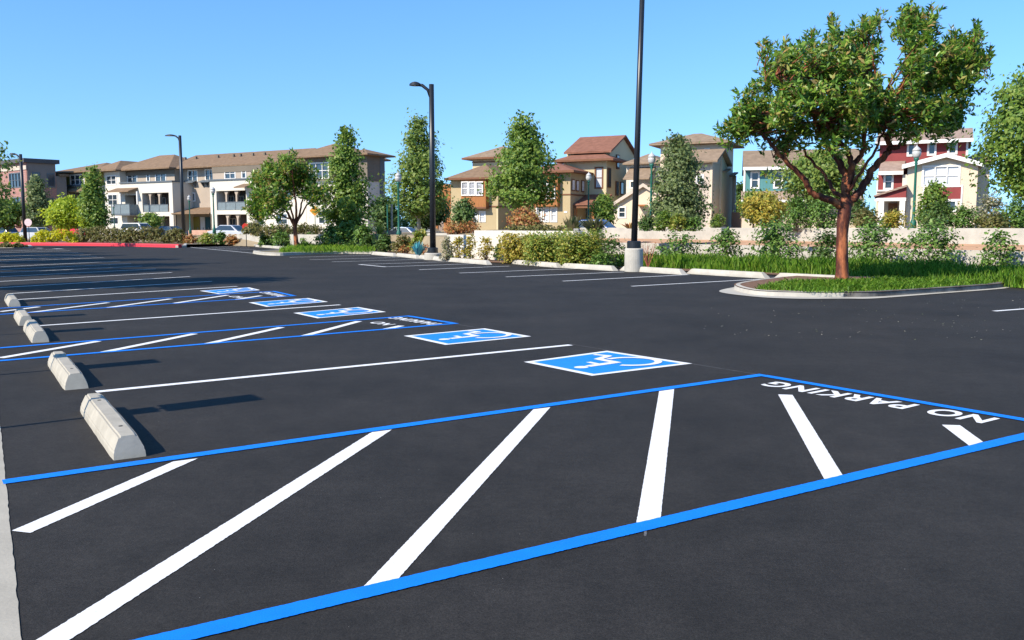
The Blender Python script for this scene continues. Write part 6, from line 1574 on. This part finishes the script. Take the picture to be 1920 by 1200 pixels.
# small box on the right wall
b = R(1363, 432, 38.6); t = thing('wall_box', 'small dark grey box on the right retaining wall', 'box', (b[0], b[1], .9))
q = on_line(1363, WR1, U); nn = -Vd
m = MB(); c = q + nn * .12; m.box8([tuple(c + U * s1 * .16 + nn * s2_ * .1 + Vector((0, 0, z_))) for z_ in (1.0, 1.46) for s1, s2_ in ((-1, -1), (1, -1), (1, 1), (-1, 1))]); m.build('box_body', M['slate_metal'], t)
m = MB(); m.box8([tuple(c + U * s1 * .18 + nn * s2_ * .12 + Vector((0, 0, z_))) for z_ in (1.463, 1.49) for s1, s2_ in ((-1, -1), (1, -1), (1, 1), (-1, 1))]); m.build('box_lid', M['slate_metal'], t)
# litter of small pale grains and fallen leaves on the asphalt before the island
rng = np.random.default_rng(77); n = 130
P = np.array([G(rng.uniform(1300, 1920), rng.uniform(556, 640)) for i in range(n)]); P[:, 2] = .012
a = rng.uniform(0, 6.28, n); s_ = rng.uniform(.008, .022, n)[:, None]; e1_ = np.column_stack([np.cos(a), np.sin(a), np.full(n, .2)]) * s_; e2_ = np.column_stack([-np.sin(a), np.cos(a), np.full(n, .1)]) * s_ * .6
V2 = np.stack([P - e1_, P - e2_, P + e1_, P + e2_], 1).reshape(-1, 3)
tag(np_mesh('litter', V2, np.arange(4 * n).reshape(n, 4), LEAF['pale']), 'scattered dry leaf litter on the asphalt by the island', 'litter', kind='stuff')

# far belt of trees behind the houses
rng = np.random.default_rng(88); PP = []
for i in range(620):
    px = rng.uniform(690, 2060); Y_ = rng.uniform(112, 122); topz = H + (425 - 398 + 7 * math.sin(px / 31.0) + 5 * math.sin(px / 13.0)) * Y_ / 1660
    PP.append(np.array(R(px, YH, Y_)) * np.array([1, 1, 0]) + np.array([0, 0, rng.uniform(1.0, topz)]) + rng.normal(size=(26, 3)) * .4)
PP = np.concatenate(PP); V2, F2 = leaves(PP, .45, .6, np.tile(np.array([[-.3, -.8, .3]]), (len(PP), 1)), rng)
tag(np_mesh('treeline', V2, F2, LEAF['shrub_dark']), 'dark far belt of trees between and behind the houses', 'trees', kind='stuff')

# ------------------------------------------------------------------ world, sun, camera
w = bpy.data.worlds.new('World'); SC.world = w; w.use_nodes = True
nt = w.node_tree; bg = nt.nodes['Background']
sky = nt.nodes.new('ShaderNodeTexSky'); sky.sky_type = 'NISHITA'; sky.sun_disc = False
sky.sun_elevation = rad(SUN_EL); sky.sun_rotation = math.atan2(-SUN_AZ.x, -SUN_AZ.y)
sky.altitude = 0; sky.air_density = 1.0; sky.dust_density = 0.0; sky.ozone_density = 2.0
tc = nt.nodes.new('ShaderNodeTexCoord'); mp = nt.nodes.new('ShaderNodeMapping')      # read the sky a little above the true horizon: clear dry air
mp.inputs['Location'].default_value = (0, 0, .135); mp.inputs['Scale'].default_value = (1, 1, .8)
hs = nt.nodes.new('ShaderNodeHueSaturation'); hs.inputs['Saturation'].default_value = 1.27; hs.inputs['Hue'].default_value = .501
nt.links.new(tc.outputs['Generated'], mp.inputs['Vector']); nt.links.new(mp.outputs['Vector'], sky.inputs['Vector'])
nt.links.new(sky.outputs['Color'], hs.inputs['Color']); nt.links.new(hs.outputs['Color'], bg.inputs['Color']); bg.inputs['Strength'].default_value = .15
sl = bpy.data.lights.new('sun', 'SUN'); sl.energy = 4.6; sl.angle = rad(.53); sl.color = (1, .895, .745)
so = bpy.data.objects.new('sun', sl); COL.objects.link(so)
sd = Vector((SUN_AZ.x * math.cos(rad(SUN_EL)), SUN_AZ.y * math.cos(rad(SUN_EL)), -math.sin(rad(SUN_EL))))
so.rotation_euler = sd.to_track_quat('-Z', 'Y').to_euler()
cam = bpy.data.cameras.new('camera'); co = bpy.data.objects.new('camera', cam); COL.objects.link(co)
cam.sensor_width = 36; cam.lens = F / 1920 * 36; cam.clip_end = 5000; cam.clip_start = .1
co.location = (0, 0, H); co.rotation_euler = (rad(90) - PIT, 0, 0)
SC.camera = co
SC.view_settings.view_transform = 'Standard'; SC.view_settings.look = 'None'; SC.view_settings.gamma = 1
SC.view_settings.exposure = .75
SC.render.resolution_x, SC.render.resolution_y = 1024, 640
SC.cycles.max_bounces = 6; SC.cycles.transparent_max_bounces = 8
